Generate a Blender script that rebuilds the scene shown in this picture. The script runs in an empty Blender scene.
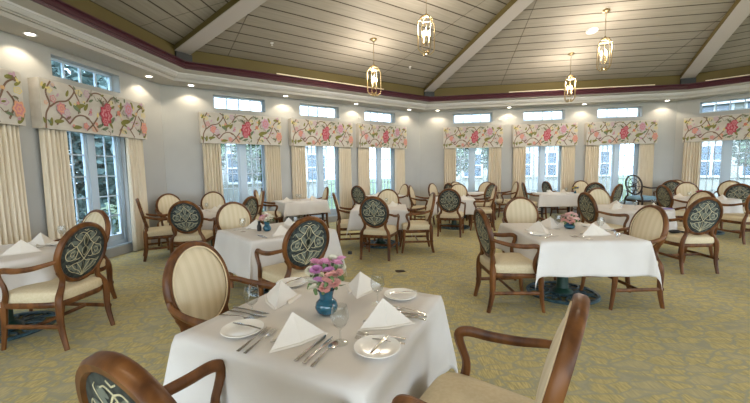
import bpy, bmesh, math, random
from math import sin, cos, pi, radians, sqrt, hypot, atan2
from mathutils import Vector, Matrix

scene = bpy.context.scene
COL = scene.collection

# ------------------------------------------------------------------ camera
CAM_H = 1.391
FPX, PITCH, ROLL = 350.23, 0.0911, -0.0154
cam_data = bpy.data.cameras.new('camera')
cam = bpy.data.objects.new('camera', cam_data)
COL.objects.link(cam)
cam_data.sensor_fit = 'HORIZONTAL'
cam_data.sensor_width = 36.0
cam_data.lens = FPX / 750.0 * 36.0
cam_data.clip_start = 0.02
cam_data.clip_end = 300
_r = Vector((1, 0, 0)); _f = Vector((0, cos(PITCH), -sin(PITCH))); _u = Vector((0, sin(PITCH), cos(PITCH)))
_c, _s = cos(ROLL), sin(ROLL)
_R = _c * _r + _s * _u; _U = -_s * _r + _c * _u
M = Matrix((( _R.x, _U.x, -_f.x, 0), (_R.y, _U.y, -_f.y, 0), (_R.z, _U.z, -_f.z, CAM_H), (0, 0, 0, 1)))
cam.matrix_world = M
scene.camera = cam

# ------------------------------------------------------------------ world, exposure
world = bpy.data.worlds.new('world'); scene.world = world
world.use_nodes = True
wn = world.node_tree.nodes; wl = world.node_tree.links
wn.clear()
wo = wn.new('ShaderNodeOutputWorld'); wb = wn.new('ShaderNodeBackground')
wb.inputs['Color'].default_value = (0.75, 0.875, 1.0, 1); wb.inputs['Strength'].default_value = 5.0
wl.new(wb.outputs[0], wo.inputs[0])
scene.view_settings.view_transform = 'Standard'
scene.view_settings.look = 'None'
scene.view_settings.gamma = 1.0
scene.view_settings.use_curve_mapping = False
scene.view_settings.exposure = 0.55
scene.cycles.use_denoising = True
scene.cycles.max_bounces = 8
scene.cycles.diffuse_bounces = 4
scene.cycles.transparent_max_bounces = 24
scene.cycles.sample_clamp_indirect = 6.0

# sun on the gardens outside, high and behind the camera
sun_d = bpy.data.lights.new('sun', 'SUN'); sun_d.energy = 2.5; sun_d.angle = 0.02; sun_d.color = (1, .96, .88)
sun = bpy.data.objects.new('sun', sun_d); COL.objects.link(sun)
sun.rotation_euler = (radians(32), radians(-20), 0)

DOWN_W = 20.0       # watts of a recessed downlight
PEND_W = 55.0       # watts of a pendant lantern

# ------------------------------------------------------------------ helpers
def cr(pts, n):
    """Catmull-Rom resampling"""
    P = [Vector(p) for p in pts]
    if len(P) < 3 or n <= 1: return P
    out = []
    for i in range(len(P) - 1):
        p0 = P[i - 1] if i > 0 else 2 * P[0] - P[1]
        p1, p2 = P[i], P[i + 1]
        p3 = P[i + 2] if i + 2 < len(P) else 2 * P[-1] - P[-2]
        for j in range(n):
            t = j / n
            out.append(.5 * ((2 * p1) + (p2 - p0) * t + (2 * p0 - 5 * p1 + 4 * p2 - p3) * t * t + (3 * p1 - p0 - 3 * p2 + p3) * t ** 3))
    out.append(P[-1])
    return out

class MB:
    def __init__(s): s.v = []; s.f = []; s.m = []
    def add(s, vs, fs, m=0):
        o = len(s.v); s.v += [tuple(x) for x in vs]
        for f in fs: s.f.append([o + i for i in f]); s.m.append(m)
        return s
    def box(s, c, d, m=0, rz=0, X=None):
        x, y, z = d[0] / 2, d[1] / 2, d[2] / 2
        R = Matrix.Rotation(rz, 3, 'Z')
        vs = [R @ Vector((a * x, b * y, e * z)) + Vector(c) for a, b, e in ((-1,-1,-1),(1,-1,-1),(1,1,-1),(-1,1,-1),(-1,-1,1),(1,-1,1),(1,1,1),(-1,1,1))]
        if X: vs = [X @ v for v in vs]
        return s.add(vs, [(0,3,2,1),(4,5,6,7),(0,1,5,4),(1,2,6,5),(2,3,7,6),(3,0,4,7)], m)
    def bbox(s, a, b, m=0):
        return s.box([(a[i] + b[i]) / 2 for i in range(3)], [abs(b[i] - a[i]) for i in range(3)], m)
    def prism(s, pts, w, m=0):   # closed loops stacked
        n = len(pts[0]); vs = [p for L in pts for p in L]; fs = []
        for k in range(len(pts) - 1):
            for i in range(n):
                j = (i + 1) % n; fs.append((k * n + i, k * n + j, (k + 1) * n + j, (k + 1) * n + i))
        fs.append(tuple(reversed(range(n)))); fs.append(tuple(range((len(pts) - 1) * n, len(pts) * n)))
        return s.add(vs, fs, m)
    def sweep(s, pts, w, h, up=(0, 0, 1), n=4, m=0, closed=False, rnd=0.35, sides=None):
        """rounded rectangle (or circle when sides) swept along pts; w along side axis, h along up; w,h numbers or lists"""
        raw = [Vector(p) for p in pts]
        if closed: P = raw
        else: P = cr(raw, n)
        L = len(P)
        def val(q, i):
            if isinstance(q, (int, float)): return q
            t = i / (L - 1) * (len(q) - 1); a = min(int(t), len(q) - 2); return q[a] + (q[a + 1] - q[a]) * (t - a)
        up = Vector(up)
        loops = []
        for i, p in enumerate(P):
            if closed: t = P[(i + 1) % L] - P[i - 1]
            else: t = P[min(i + 1, L - 1)] - P[max(i - 1, 0)]
            t.normalize()
            sd = t.cross(up)
            if sd.length < 1e-4: sd = t.cross(Vector((1, 0, .01)))
            sd.normalize(); uu = sd.cross(t); uu.normalize()
            ww, hh = val(w, i) / 2, val(h, i) / 2
            if sides:
                sec = [(ww * cos(2 * pi * k / sides), hh * sin(2 * pi * k / sides)) for k in range(sides)]
            else:
                r = rnd
                sec = [(ww, -hh*(1-2*r)), (ww, hh*(1-2*r)), (ww*(1-2*r), hh), (-ww*(1-2*r), hh), (-ww, hh*(1-2*r)), (-ww, -hh*(1-2*r)), (-ww*(1-2*r), -hh), (ww*(1-2*r), -hh)]
            loops.append([p + sd * a + uu * b for a, b in sec])
        if closed:
            n_ = len(loops[0]); vs = [q for l in loops for q in l]; fs = []
            for k in range(L):
                k2 = (k + 1) % L
                for i in range(n_):
                    j = (i + 1) % n_; fs.append((k * n_ + i, k * n_ + j, k2 * n_ + j, k2 * n_ + i))
            return s.add(vs, fs, m)
        return s.prism(loops, 0, m)
    def tube(s, pts, r, n=3, sides=8, m=0, closed=False):
        d = [2 * a for a in r] if isinstance(r, (list, tuple)) else 2 * r
        return s.sweep(pts, d, d, n=n, sides=sides, m=m, closed=closed, up=(0.013, 0.021, 1))
    def lathe(s, prof, seg=24, c=(0, 0, 0), m=0, close=True):
        c = Vector(c); vs = []; fs = []; idx = []
        for r, z in prof:
            if r < 1e-6: idx.append([len(vs)] * seg); vs.append(c + Vector((0, 0, z)))
            else:
                idx.append(list(range(len(vs), len(vs) + seg)))
                vs += [c + Vector((r * cos(2 * pi * k / seg), r * sin(2 * pi * k / seg), z)) for k in range(seg)]
        for a, b in zip(idx[:-1], idx[1:]):
            for i in range(seg):
                j = (i + 1) % seg
                q = []
                for x in (a[i], a[j], b[j], b[i]):
                    if x not in q: q.append(x)
                if len(q) >= 3: fs.append(tuple(q))
        return s.add(vs, fs, m)
    def ball(s, c, r, seg=10, rings=6, m=0, sc=(1, 1, 1), jit=0, rnd=None):
        c = Vector(c); vs = [c + Vector((0, 0, -r * sc[2]))]; fs = []
        for k in range(1, rings):
            th = pi * k / rings
            for i in range(seg):
                a = 2 * pi * i / seg; q = r * (1 + (rnd.uniform(-jit, jit) if rnd else 0))
                vs.append(c + Vector((q * sin(th) * cos(a) * sc[0], q * sin(th) * sin(a) * sc[1], -q * cos(th) * sc[2])))
        vs.append(c + Vector((0, 0, r * sc[2])))
        for i in range(seg):
            j = (i + 1) % seg
            fs.append((0, 1 + j, 1 + i))
            for k in range(rings - 2):
                a = 1 + k * seg; b = a + seg; fs.append((a + i, a + j, b + j, b + i))
            a = 1 + (rings - 2) * seg; fs.append((a + i, a + j, len(vs) - 1))
        return s.add(vs, fs, m)
    def build(s, name, mats, parent=None, smooth=True, angle=0.7):
        me = bpy.data.meshes.new(name); me.from_pydata(s.v, [], s.f)
        if not isinstance(mats, (list, tuple)): mats = [mats]
        for m in mats: me.materials.append(m)
        for p, mi in zip(me.polygons, s.m): p.material_index = mi; p.use_smooth = smooth
        bm = bmesh.new(); bm.from_mesh(me); bmesh.ops.recalc_face_normals(bm, faces=bm.faces); bm.to_mesh(me); bm.free()
        if smooth: me.set_sharp_from_angle(angle=angle)
        me.update()
        o = bpy.data.objects.new(name, me); COL.objects.link(o)
        if parent: o.parent = parent
        return o

def tag(o, label=None, cat=None, group=None, kind=None):
    if label: o['label'] = label
    if cat: o['category'] = cat
    if group: o['group'] = group
    if kind: o['kind'] = kind
    return o
def empty(name, loc=(0, 0, 0), rz=0):
    o = bpy.data.objects.new(name, None); COL.objects.link(o); o.location = loc; o.rotation_euler = (0, 0, rz); o.empty_display_size = .1
    return o
def kids(o): return [c for c in bpy.data.objects if c.parent == o]
def copy_tree(o, parent=None, _cache={}):
    c = o.copy(); COL.objects.link(c); c.parent = parent
    for k in ('label', 'group'):
        if parent is None and k in c: del c[k]
    for ch in _cache.setdefault(o.name, kids(o)): copy_tree(ch, c)
    return c
def place(src, used, loc, rz, label, group=None, sc=None):
    o = src if not used.get(src.name) else copy_tree(src)
    used[src.name] = True
    o.location = loc; o.rotation_euler = (0, 0, rz)
    if sc: o.scale = sc
    o['label'] = label
    if group: o['group'] = group
    return o
USED = {}

# ------------------------------------------------------------------ materials
def mat(name, col, rough=.6, metal=0, spec=.5, **kw):
    m = bpy.data.materials.new(name); m.use_nodes = True
    b = m.node_tree.nodes['Principled BSDF']
    b.inputs['Base Color'].default_value = (*col, 1); b.inputs['Roughness'].default_value = rough
    b.inputs['Metallic'].default_value = metal; b.inputs['Specular IOR Level'].default_value = spec
    for k, v in kw.items(): b.inputs[k].default_value = v
    return m
def nd(m, t, **kw):
    n = m.node_tree.nodes.new(t)
    for k, v in kw.items(): setattr(n, k, v)
    return n
def lk(m, a, b): m.node_tree.links.new(a, b)
def ramp(m, src, stops, interp='LINEAR'):
    r = nd(m, 'ShaderNodeValToRGB'); r.color_ramp.interpolation = interp
    e = r.color_ramp.elements
    while len(e) < len(stops): e.new(.5)
    for x, (p, c) in zip(e, stops): x.position = p; x.color = (*c, 1)
    lk(m, src, r.inputs[0]); return r
def math_(m, op, a, b=None, c=None):
    n = nd(m, 'ShaderNodeMath', operation=op)
    for i, q in enumerate((a, b, c)):
        if q is None: continue
        if isinstance(q, (int, float)): n.inputs[i].default_value = q
        else: lk(m, q, n.inputs[i])
    return n.outputs[0]
def noise_col(m, c1, c2, scale=8, stretch=(1, 1, 1), detail=4, coord='Object', bump=0, lo=.35, hi=.65):
    b = m.node_tree.nodes['Principled BSDF']
    tc = nd(m, 'ShaderNodeTexCoord'); mp = nd(m, 'ShaderNodeMapping'); mp.inputs['Scale'].default_value = stretch
    nz = nd(m, 'ShaderNodeTexNoise'); nz.inputs['Scale'].default_value = scale; nz.inputs['Detail'].default_value = detail
    lk(m, tc.outputs[coord], mp.inputs[0]); lk(m, mp.outputs[0], nz.inputs['Vector'])
    r = ramp(m, nz.outputs[0], [(lo, c1), (hi, c2)]); lk(m, r.outputs[0], b.inputs['Base Color'])
    if bump:
        bp = nd(m, 'ShaderNodeBump'); bp.inputs['Strength'].default_value = bump; bp.inputs['Distance'].default_value = .01
        lk(m, nz.outputs[0], bp.inputs['Height']); lk(m, bp.outputs[0], b.inputs['Normal'])
    return m
def emis(name, col, st):
    m = bpy.data.materials.new(name); m.use_nodes = True
    b = m.node_tree.nodes['Principled BSDF']; b.inputs['Base Color'].default_value = (*col, 1)
    b.inputs['Emission Color'].default_value = (*col, 1); b.inputs['Emission Strength'].default_value = st
    return m

WOOD = noise_col(mat('walnut_wood', (.12, .05, .02), .38, spec=.28), (.060, .020, .005), (.175, .068, .018), 14, (1, 1, .25), 5)
def stripe_fabric():
    m = mat('cream_stripe_fabric', (.6, .5, .3), .75, spec=.2)
    tc = nd(m, 'ShaderNodeTexCoord'); sp = nd(m, 'ShaderNodeSeparateXYZ'); lk(m, tc.outputs['Object'], sp.inputs[0])
    s = math_(m, 'SINE', math_(m, 'MULTIPLY', sp.outputs['Y'], 2 * pi / .062))
    s2 = math_(m, 'SINE', math_(m, 'MULTIPLY', sp.outputs['Y'], 2 * pi / .0155))
    t = math_(m, 'ADD', math_(m, 'MULTIPLY', s, .35), math_(m, 'MULTIPLY', s2, .10))
    t = math_(m, 'ADD', t, .5)
    r = ramp(m, t, [(.2, (.565, .475, .32)), (.8, (.62, .53, .37))])
    lk(m, r.outputs[0], m.node_tree.nodes['Principled BSDF'].inputs['Base Color'])
    return m
CREAM = stripe_fabric()
SEATF = noise_col(mat('cream_seat_fabric', (.6, .5, .3), .7, spec=.2), (.57, .475, .31), (.62, .53, .36), 60)
PIPE = mat('cream_piping', (.68, .56, .36), .7)
BLACKF = noise_col(mat('black_damask', (.02, .025, .025), .55, spec=.3), (.010, .014, .016), (.045, .055, .050), 45, detail=2)
MOTIF = mat('cream_embroidery', (.52, .46, .28), .6)
MOTIF2 = mat('sage_embroidery', (.125, .14, .11), .6)
LINEN = noise_col(mat('white_linen', (.7, .68, .66), .8, spec=.15), (.61, .575, .54), (.65, .62, .585), 3)
NAPK = mat('ivory_napkin_linen', (.68, .635, .57), .8, spec=.15)
IRON = mat('green_cast_iron', (.008, .034, .022), .4, spec=.5)
IRON2 = noise_col(mat('verdigris_iron', (.03, .07, .08), .45), (.015, .035, .045), (.05, .10, .11), 30)
BLACKLEG = mat('black_metal', (.012, .012, .014), .4)
CHINA = mat('white_china', (.80, .78, .74), .12, spec=.6)
STEEL = mat('polished_steel', (.62, .60, .58), .22, metal=1)
BRASS = mat('aged_brass', (.38, .29, .16), .35, metal=1)
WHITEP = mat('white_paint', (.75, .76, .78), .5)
FRAMEP = mat('window_white_paint', (.50, .61, .72), .45)  # cool daylight put into the white frame paint as a blue tint
WALLM = noise_col(mat('wall_greige_paint', (.56, .54, .50), .85, spec=.1), (.385, .385, .372), (.405, .405, .39), 2)
SOFM = mat('soffit_paint', (.47, .455, .435), .8, spec=.1)
SOFM2 = mat('cornice_paint', (.55, .55, .56), .7, spec=.1)
MAROON = mat('maroon_gloss_paint', (.058, .012, .022), .4)
OLIVE = mat('olive_paint', (.125, .098, .038), .6, spec=.2)
BEAMW = mat('beam_lavender_grey_paint', (.50, .47, .47), .6, spec=.2)
DARKM = mat('dark_bracket_metal', (.010, .014, .018), .5)
BLUEGL = mat('blue_teal_glaze', (.012, .085, .13), .12, spec=.8)
RUBBER = mat('black_matte', (.012, .012, .013), .6)
BULB = emis('warm_bulb', (1, .70, .36), 9)
LENS = emis('downlight_lens', (1, .93, .8), 9)
CANDLE = mat('candle_sleeve', (.75, .62, .38), .5)

def glass_mat(name, tint=(1, 1, 1), refl=1.0, ior=1.5):
    m = bpy.data.materials.new(name); m.use_nodes = True; m.node_tree.nodes.clear()
    o = nd(m, 'ShaderNodeOutputMaterial'); mx = nd(m, 'ShaderNodeMixShader'); tr = nd(m, 'ShaderNodeBsdfTransparent'); gl = nd(m, 'ShaderNodeBsdfGlossy')
    tr.inputs[0].default_value = (*tint, 1); gl.inputs['Roughness'].default_value = .08
    fr = nd(m, 'ShaderNodeLayerWeight'); fr.inputs['Blend'].default_value = .5
    lk(m, math_(m, 'MULTIPLY_ADD', math_(m, 'POWER', fr.outputs['Facing'], 4.0), refl, .04), mx.inputs[0]); lk(m, tr.outputs[0], mx.inputs[1]); lk(m, gl.outputs[0], mx.inputs[2]); lk(m, mx.outputs[0], o.inputs[0])
    return m
PANE = glass_mat('window_glass', (.86, .94, 1.0), .8)
GLASS = glass_mat('clear_glass', (.95, .96, .96), .85, 1.6)

def carpet():
    m = mat('patterned_carpet', (.25, .2, .08), .95, spec=.05)
    b = m.node_tree.nodes['Principled BSDF']
    tc = nd(m, 'ShaderNodeTexCoord'); mp = nd(m, 'ShaderNodeMapping'); mp.inputs['Scale'].default_value = (6.0, 10.5, 1); mp.inputs['Rotation'].default_value = (0, 0, .5)
    lk(m, tc.outputs['Object'], mp.inputs[0])
    nz = nd(m, 'ShaderNodeTexNoise'); nz.inputs['Scale'].default_value = 1.3; lk(m, mp.outputs[0], nz.inputs['Vector'])
    ad = nd(m, 'ShaderNodeVectorMath', operation='MULTIPLY_ADD'); lk(m, nz.outputs['Color'], ad.inputs[0]); ad.inputs[1].default_value = (.8, .8, 0); lk(m, mp.outputs[0], ad.inputs[2])
    vo = nd(m, 'ShaderNodeTexVoronoi', feature='DISTANCE_TO_EDGE'); vo.inputs['Scale'].default_value = 1.0; lk(m, ad.outputs[0], vo.inputs['Vector'])
    r = ramp(m, vo.outputs['Distance'], [(.02, (0, 0, 0)), (.10, (1, 1, 1))])
    # woven streaks
    mp2 = nd(m, 'ShaderNodeMapping'); mp2.inputs['Scale'].default_value = (110, 14, 1); mp2.inputs['Rotation'].default_value = (0, 0, .35); lk(m, tc.outputs['Object'], mp2.inputs[0])
    n2 = nd(m, 'ShaderNodeTexNoise'); n2.inputs['Scale'].default_value = 1; n2.inputs['Detail'].default_value = 3; lk(m, mp2.outputs[0], n2.inputs['Vector'])
    r2 = ramp(m, n2.outputs[0], [(.34, (.34, .30, .155)), (.66, (.60, .50, .235))])
    vc = nd(m, 'ShaderNodeTexVoronoi'); vc.inputs['Scale'].default_value = 1.0; lk(m, ad.outputs[0], vc.inputs['Vector'])
    mx = nd(m, 'ShaderNodeMix', data_type='RGBA'); lk(m, r.outputs[0], mx.inputs[0]); mx.inputs[6].default_value = (.345, .335, .235, 1); lk(m, r2.outputs[0], mx.inputs[7])
    sp = nd(m, 'ShaderNodeSeparateColor'); lk(m, vc.outputs['Color'], sp.inputs[0])
    f = math_(m, 'MULTIPLY', math_(m, 'GREATER_THAN', sp.outputs[0], .82), .45)
    mx2 = nd(m, 'ShaderNodeMix', data_type='RGBA'); lk(m, f, mx2.inputs[0]); lk(m, mx.outputs[2], mx2.inputs[6]); mx2.inputs[7].default_value = (.41, .38, .265, 1)
    lk(m, mx2.outputs[2], b.inputs['Base Color'])
    bp = nd(m, 'ShaderNodeBump'); bp.inputs['Strength'].default_value = .3; bp.inputs['Distance'].default_value = .004; lk(m, n2.outputs[0], bp.inputs['Height']); lk(m, bp.outputs[0], b.inputs['Normal'])
    return m
CARPET = carpet()

# ------------------------------------------------------------------ room geometry (octagon)
TH = [174.467, 125.095, 80.116, 45.594, 0.6, -44.4, -89.4, -134.4]
DD = [4.9279, 8.3151, 11.2451, 13.0154, 0, 0, 0, 0]
APEX = Vector((4.097, 1.623, 5.36))
N2 = [Vector((cos(radians(t)), sin(radians(t)))) for t in TH]
T2D = [Vector((n.y, -n.x)) for n in N2]           # along-wall direction, to the right seen from inside
for k in range(4, 8): DD[k] = N2[k].dot(APEX.xy) + 9.0
WALL_H = 3.149
def isec(n1, d1, n2, d2):
    det = n1.x * n2.y - n1.y * n2.x
    return Vector(((d1 * n2.y - d2 * n1.y) / det, (n1.x * d2 - n2.x * d1) / det))
def corner(k, off):     # corner between wall k and k+1
    a, b = k % 8, (k + 1) % 8
    return isec(N2[a], DD[a] - off, N2[b], DD[b] - off)
def ringpts(off, z): return [Vector((*corner(k, off), z)) for k in range(8)]
def WP(k, s, off, z):   # point on wall k: s along, off inward from face
    p = N2[k] * (DD[k] - off) + T2D[k] * s
    return Vector((p.x, p.y, z))
def s_of(k, p): return T2D[k].dot(p)
def wbox(mb, k, s0, s1, o0, o1, z0, z1, m=0):
    vs = [WP(k, s, o, z) for z in (z0, z1) for s, o in ((s0, o0), (s1, o0), (s1, o1), (s0, o1))]
    return mb.add(vs, [(0,3,2,1),(4,5,6,7),(0,1,5,4),(1,2,6,5),(2,3,7,6),(3,0,4,7)], m)

def ring_strip(name, prof, m, label=None, closed=True):
    mb = MB(); n = len(prof); vs = []
    for o, z in prof: vs += ringpts(o, z)
    fs = []
    for a in range(n if closed else n - 1):
        b = (a + 1) % n
        for i in range(8):
            j = (i + 1) % 8; fs.append((a * 8 + i, a * 8 + j, b * 8 + j, b * 8 + i))
    mb.add(vs, fs)
    o = mb.build(name, m, smooth=False); o['kind'] = 'structure'
    return o

# floor
mb = MB(); R0 = ringpts(-.02, 0.0); R1 = ringpts(-.02, -.12)
mb.prism([R1, R0], 0); fl = mb.build('floor', CARPET, smooth=False); tag(fl, kind='structure')

WIN = {0: [(3.13, 1.16, 1.78), (5.15, 1.16, 1.84)], 1: [(2.18, 1.12, 1.74), (4.16, 1.10, 1.74), (6.08, 1.08, 1.71)],
       2: [(1.105, 1.15, 1.75), (3.15, 1.15, 1.77), (5.18, 1.15, 1.82)], 3: [(.13, 1.16, 1.76)]}
WALLN = ['wall_left', 'wall_back_left', 'wall_back', 'wall_right']
DZ0, DZ1, CZ0, CZ1 = .15, 2.12, 2.765, 3.055
TK = .22
for k in range(4):
    s0 = s_of(k, corner(k - 1, 0)); s1 = s_of(k, corner(k, 0))
    mb = MB(); cur = s0 - .1
    edges = []
    for c, w, _ in WIN[k]:
        a, b = c - w / 2, c + w / 2
        wbox(mb, k, cur, a, 0, -TK, 0, 3.4)
        wbox(mb, k, a, b, 0, -TK, 0, DZ0); wbox(mb, k, a, b, 0, -TK, DZ1, CZ0); wbox(mb, k, a, b, 0, -TK, CZ1, 3.4)
        cur = b
    wbox(mb, k, cur, s1 + .1, 0, -TK, 0, 3.4)
    o = mb.build(WALLN[k], WALLM, smooth=False); o['kind'] = 'structure'
    mb = MB(); cur = s0
    for c, w, _ in WIN[k] + [(s1 + .6, 1.16, 0)]:
        wbox(mb, k, cur, c - w / 2 - .0 if c < s1 else s1, .015, 0, 0, .13); cur = c + w / 2
    o = mb.build('baseboard_' + WALLN[k][5:], SOFM, smooth=False); o['kind'] = 'structure'

# soffit, cornices, maroon crown, olive frieze
ring_strip('trim_1', [(-.2, 3.149), (.46, 3.149), (.46, 3.205), (.50, 3.205), (.50, 3.30), (-.2, 3.30)], SOFM)
ring_strip('trim_2', [(.48, 3.222), (.535, 3.222), (.575, 3.262), (.59, 3.262), (.59, 3.30), (.48, 3.30)], SOFM2)
ring_strip('trim_3', [(.57, 3.285), (.771, 3.31), (.771, 3.36), (.57, 3.36)], SOFM)
ring_strip('trim_4', [(.765, 3.315), (.79, 3.315), (.80, 3.345), (.785, 3.36), (.805, 3.40), (.795, 3.43), (.82, 3.44), (.82, 3.455), (.70, 3.455), (.70, 3.34)], MAROON)
ring_strip('trim_5', [(.66, 3.42), (.69, 3.42), (.69, 3.72), (.66, 3.72)], OLIVE)
ring_strip('trim_6', [(.66, 3.40), (.76, 3.40), (.76, 3.44), (.66, 3.44)], OLIVE)

# ceiling boards
ZE, OE = 3.70, .68
def ceiling_mat():
    m = mat('ceiling_boards', (.3, .28, .25), .6, spec=.2)
    b = m.node_tree.nodes['Principled BSDF']
    uv = nd(m, 'ShaderNodeUVMap'); sp = nd(m, 'ShaderNodeSeparateXYZ'); lk(m, uv.outputs[0], sp.inputs[0])
    fr = math_(m, 'FRACT', math_(m, 'DIVIDE', sp.outputs['Y'], .30))
    line = math_(m, 'LESS_THAN', fr, .085)
    sf = math_(m, 'ABSOLUTE', math_(m, 'SUBTRACT', math_(m, 'FRACT', math_(m, 'DIVIDE', sp.outputs['X'], 3.6)), .5))
    seam = math_(m, 'LESS_THAN', sf, .0022)
    t = math_(m, 'MAXIMUM', line, math_(m, 'MULTIPLY', seam, .6))
    nz = nd(m, 'ShaderNodeTexNoise'); nz.inputs['Scale'].default_value = 3; mp = nd(m, 'ShaderNodeMapping'); mp.inputs['Scale'].default_value = (.6, 8, 1)
    lk(m, uv.outputs[0], mp.inputs[0]); lk(m, mp.outputs[0], nz.inputs['Vector'])
    r = ramp(m, nz.outputs[0], [(.3, (.30, .275, .24)), (.7, (.35, .325, .285))])
    mx = nd(m, 'ShaderNodeMix', data_type='RGBA'); lk(m, t, mx.inputs[0]); lk(m, r.outputs[0], mx.inputs[6]); mx.inputs[7].default_value = (.07, .055, .04, 1)
    lk(m, mx.outputs[2], b.inputs['Base Color'])
    bp = nd(m, 'ShaderNodeBump'); bp.invert = True; bp.inputs['Distance'].default_value = .01; lk(m, t, bp.inputs['Height']); lk(m, bp.outputs[0], b.inputs['Normal'])
    return m
CEILM = ceiling_mat()
me = bpy.data.meshes.new('ceiling'); E0 = ringpts(OE, ZE); vs = [tuple(p) for p in E0] + [tuple(APEX)] + [tuple(p + Vector((0, 0, .1))) for p in E0] + [tuple(APEX + Vector((0, 0, .1)))]
fs = [((i - 1) % 8, i, 8) for i in range(8)] + [(9 + (i - 1) % 8, 17, 9 + i) for i in range(8)]
me.from_pydata(vs, [], fs); me.materials.append(CEILM)
uvl = me.uv_layers.new(name='UVMap')
SEAM = {1: .35, 2: .1}
for p in me.polygons:
    k = p.index % 8
    for li in p.loop_indices:
        v = Vector(me.vertices[me.loops[li].vertex_index].co)
        off = DD[k] - N2[k].dot(v.xy) - OE
        sl = (APEX.z - ZE) / ((DD[k] - N2[k].dot(APEX.xy)) - OE)
        uvl.data[li].uv = (T2D[k].dot(v.xy), off * 1.02)
ce = bpy.data.objects.new('ceiling', me); COL.objects.link(ce); ce['kind'] = 'structure'

# hip beams
BB = APEX + Vector((0, 0, -.15))
for k in range(8):
    c = corner(k, .70); a = Vector((c.x, c.y, 3.61)); d = (BB - a); d.normalize()
    sd = d.cross(Vector((0, 0, 1))).normalized(); W = .155; H = .30
    b = BB - d * .1
    root = empty('ceiling_beam', a)
    o = MB().prism([[p + sd * W - a, p - sd * W - a, p - sd * W + Vector((0, 0, H)) - a, p + sd * W + Vector((0, 0, H)) - a] for p in (a, b)], 0).build('beam_side_boards', OLIVE, root, smooth=False)
    u = Vector((0, 0, -.012))
    MB().prism([[p + sd * (W - .01) - a + u, p - sd * (W - .01) - a + u, p - sd * (W - .01) - a, p + sd * (W - .01) - a] for p in (a, b)], 0).build('beam_soffit_board', BEAMW, root, smooth=False)
    cc = corner(k, .80) - c
    q = MB(); dd = Vector((cc.x, cc.y, 0)).normalized(); pp = Vector((-dd.y, dd.x, 0))
    q.prism([[dd * e + pp * w_ + Vector((0, 0, z)) for e, w_ in ((-.02, -.15), (.11, -.15), (.11, .15), (-.02, .15))] for z in (-.17, -.014)], 0)
    q.build('end_bracket', DARKM, root, smooth=False)
    names = ['hip beam over the corner between the left and back-left walls', 'long hip beam rising from the farthest corner of the room', 'hip beam rising over the corner between the back and right walls']
    if k < 3:
        root['label'] = 'lavender-grey ' + names[k] + ', olive sides'; root['category'] = 'beam'
    else:
        root['kind'] = 'structure'; root.name = 'trim_%d' % (7 + k)
    root['group'] = 'hip beams of the vaulted ceiling'

# crown rails (pale light strips above the maroon moulding)
for k, a, b, lab in ((1, 2.75, 5.6, 'back-left'), (2, 2.0, 5.6, 'back'), (3, -.35, 3.5, 'right')):
    q = MB(); wbox(q, k, a, b, .80, .825, 3.456, 3.478)
    o = q.build('rail', mat('cream_rail', (.75, .66, .5), .5)); tag(o, 'thin cream metal rail lying on the maroon crown of the %s wall' % lab, 'rail')

# ------------------------------------------------------------------ windows
def make_window(k, c, w, idx):
    r = empty('window_%d' % idx, WP(k, c, 0, 0), atan2(T2D[k].y, T2D[k].x)); r['kind'] = 'structure'
    # local: x along wall, y outward(+) ; z up
    def B(mb, x0, x1, y0, y1, z0, z1): mb.bbox((x0, y0, z0), (x1, y1, z1))
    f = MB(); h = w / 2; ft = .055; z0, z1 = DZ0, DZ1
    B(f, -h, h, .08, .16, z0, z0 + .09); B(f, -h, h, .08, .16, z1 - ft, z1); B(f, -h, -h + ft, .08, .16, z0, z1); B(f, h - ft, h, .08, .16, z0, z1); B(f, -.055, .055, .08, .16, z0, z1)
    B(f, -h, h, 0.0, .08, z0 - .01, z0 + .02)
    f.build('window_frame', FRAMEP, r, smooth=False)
    for sx in (-1, 1):
        a, b = (.055, h - ft) if sx > 0 else (-h + ft, -.055)
        s = MB(); st = .045
        B(s, a, b, .10, .14, z0 + .09, z0 + .09 + st * 2.2); B(s, a, b, .10, .14, z1 - ft - st, z1 - ft); B(s, a, a + st, .10, .14, z0 + .09, z1 - ft); B(s, b - st, b, .10, .14, z0 + .09, z1 - ft)
        zz0, zz1 = z0 + .19, z1 - ft - st
        for i in range(1, 3 if k else 2):
            x = a + st + (b - a - 2 * st) * i / (3 if k else 2); B(s, x - .010, x + .010, .112, .128, zz0, zz1)
        for i in range(1, 5):
            z = zz0 + (zz1 - zz0) * i / 5; B(s, a + st, b - st, .112, .128, z - .010, z + .010)
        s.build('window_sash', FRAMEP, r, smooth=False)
    g = MB(); B(g, -h + ft, h - ft, .117, .121, z0 + .09, z1 - ft); g.build('glass_pane', PANE, r, smooth=False)
    # clerestory light
    s = MB(); B(s, -h, h, .14, .18, CZ0, CZ0 + .035); B(s, -h, h, .14, .18, CZ1 - .03, CZ1)
    B(s, -h, -h + .045, .14, .18, CZ0, CZ1); B(s, h - .045, h, .14, .18, CZ0, CZ1)
    for i in range(1, 4):
        x = -h + .045 + (w - .09) * i / 4; B(s, x - .014, x + .014, .145, .175, CZ0, CZ1)
    s.build('clerestory_frame', FRAMEP, r, smooth=False)
    g = MB(); B(g, -h + .04, h - .04, .158, .162, CZ0 + .03, CZ1 - .03); g.build('clerestory_pane', PANE, r, smooth=False)

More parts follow.
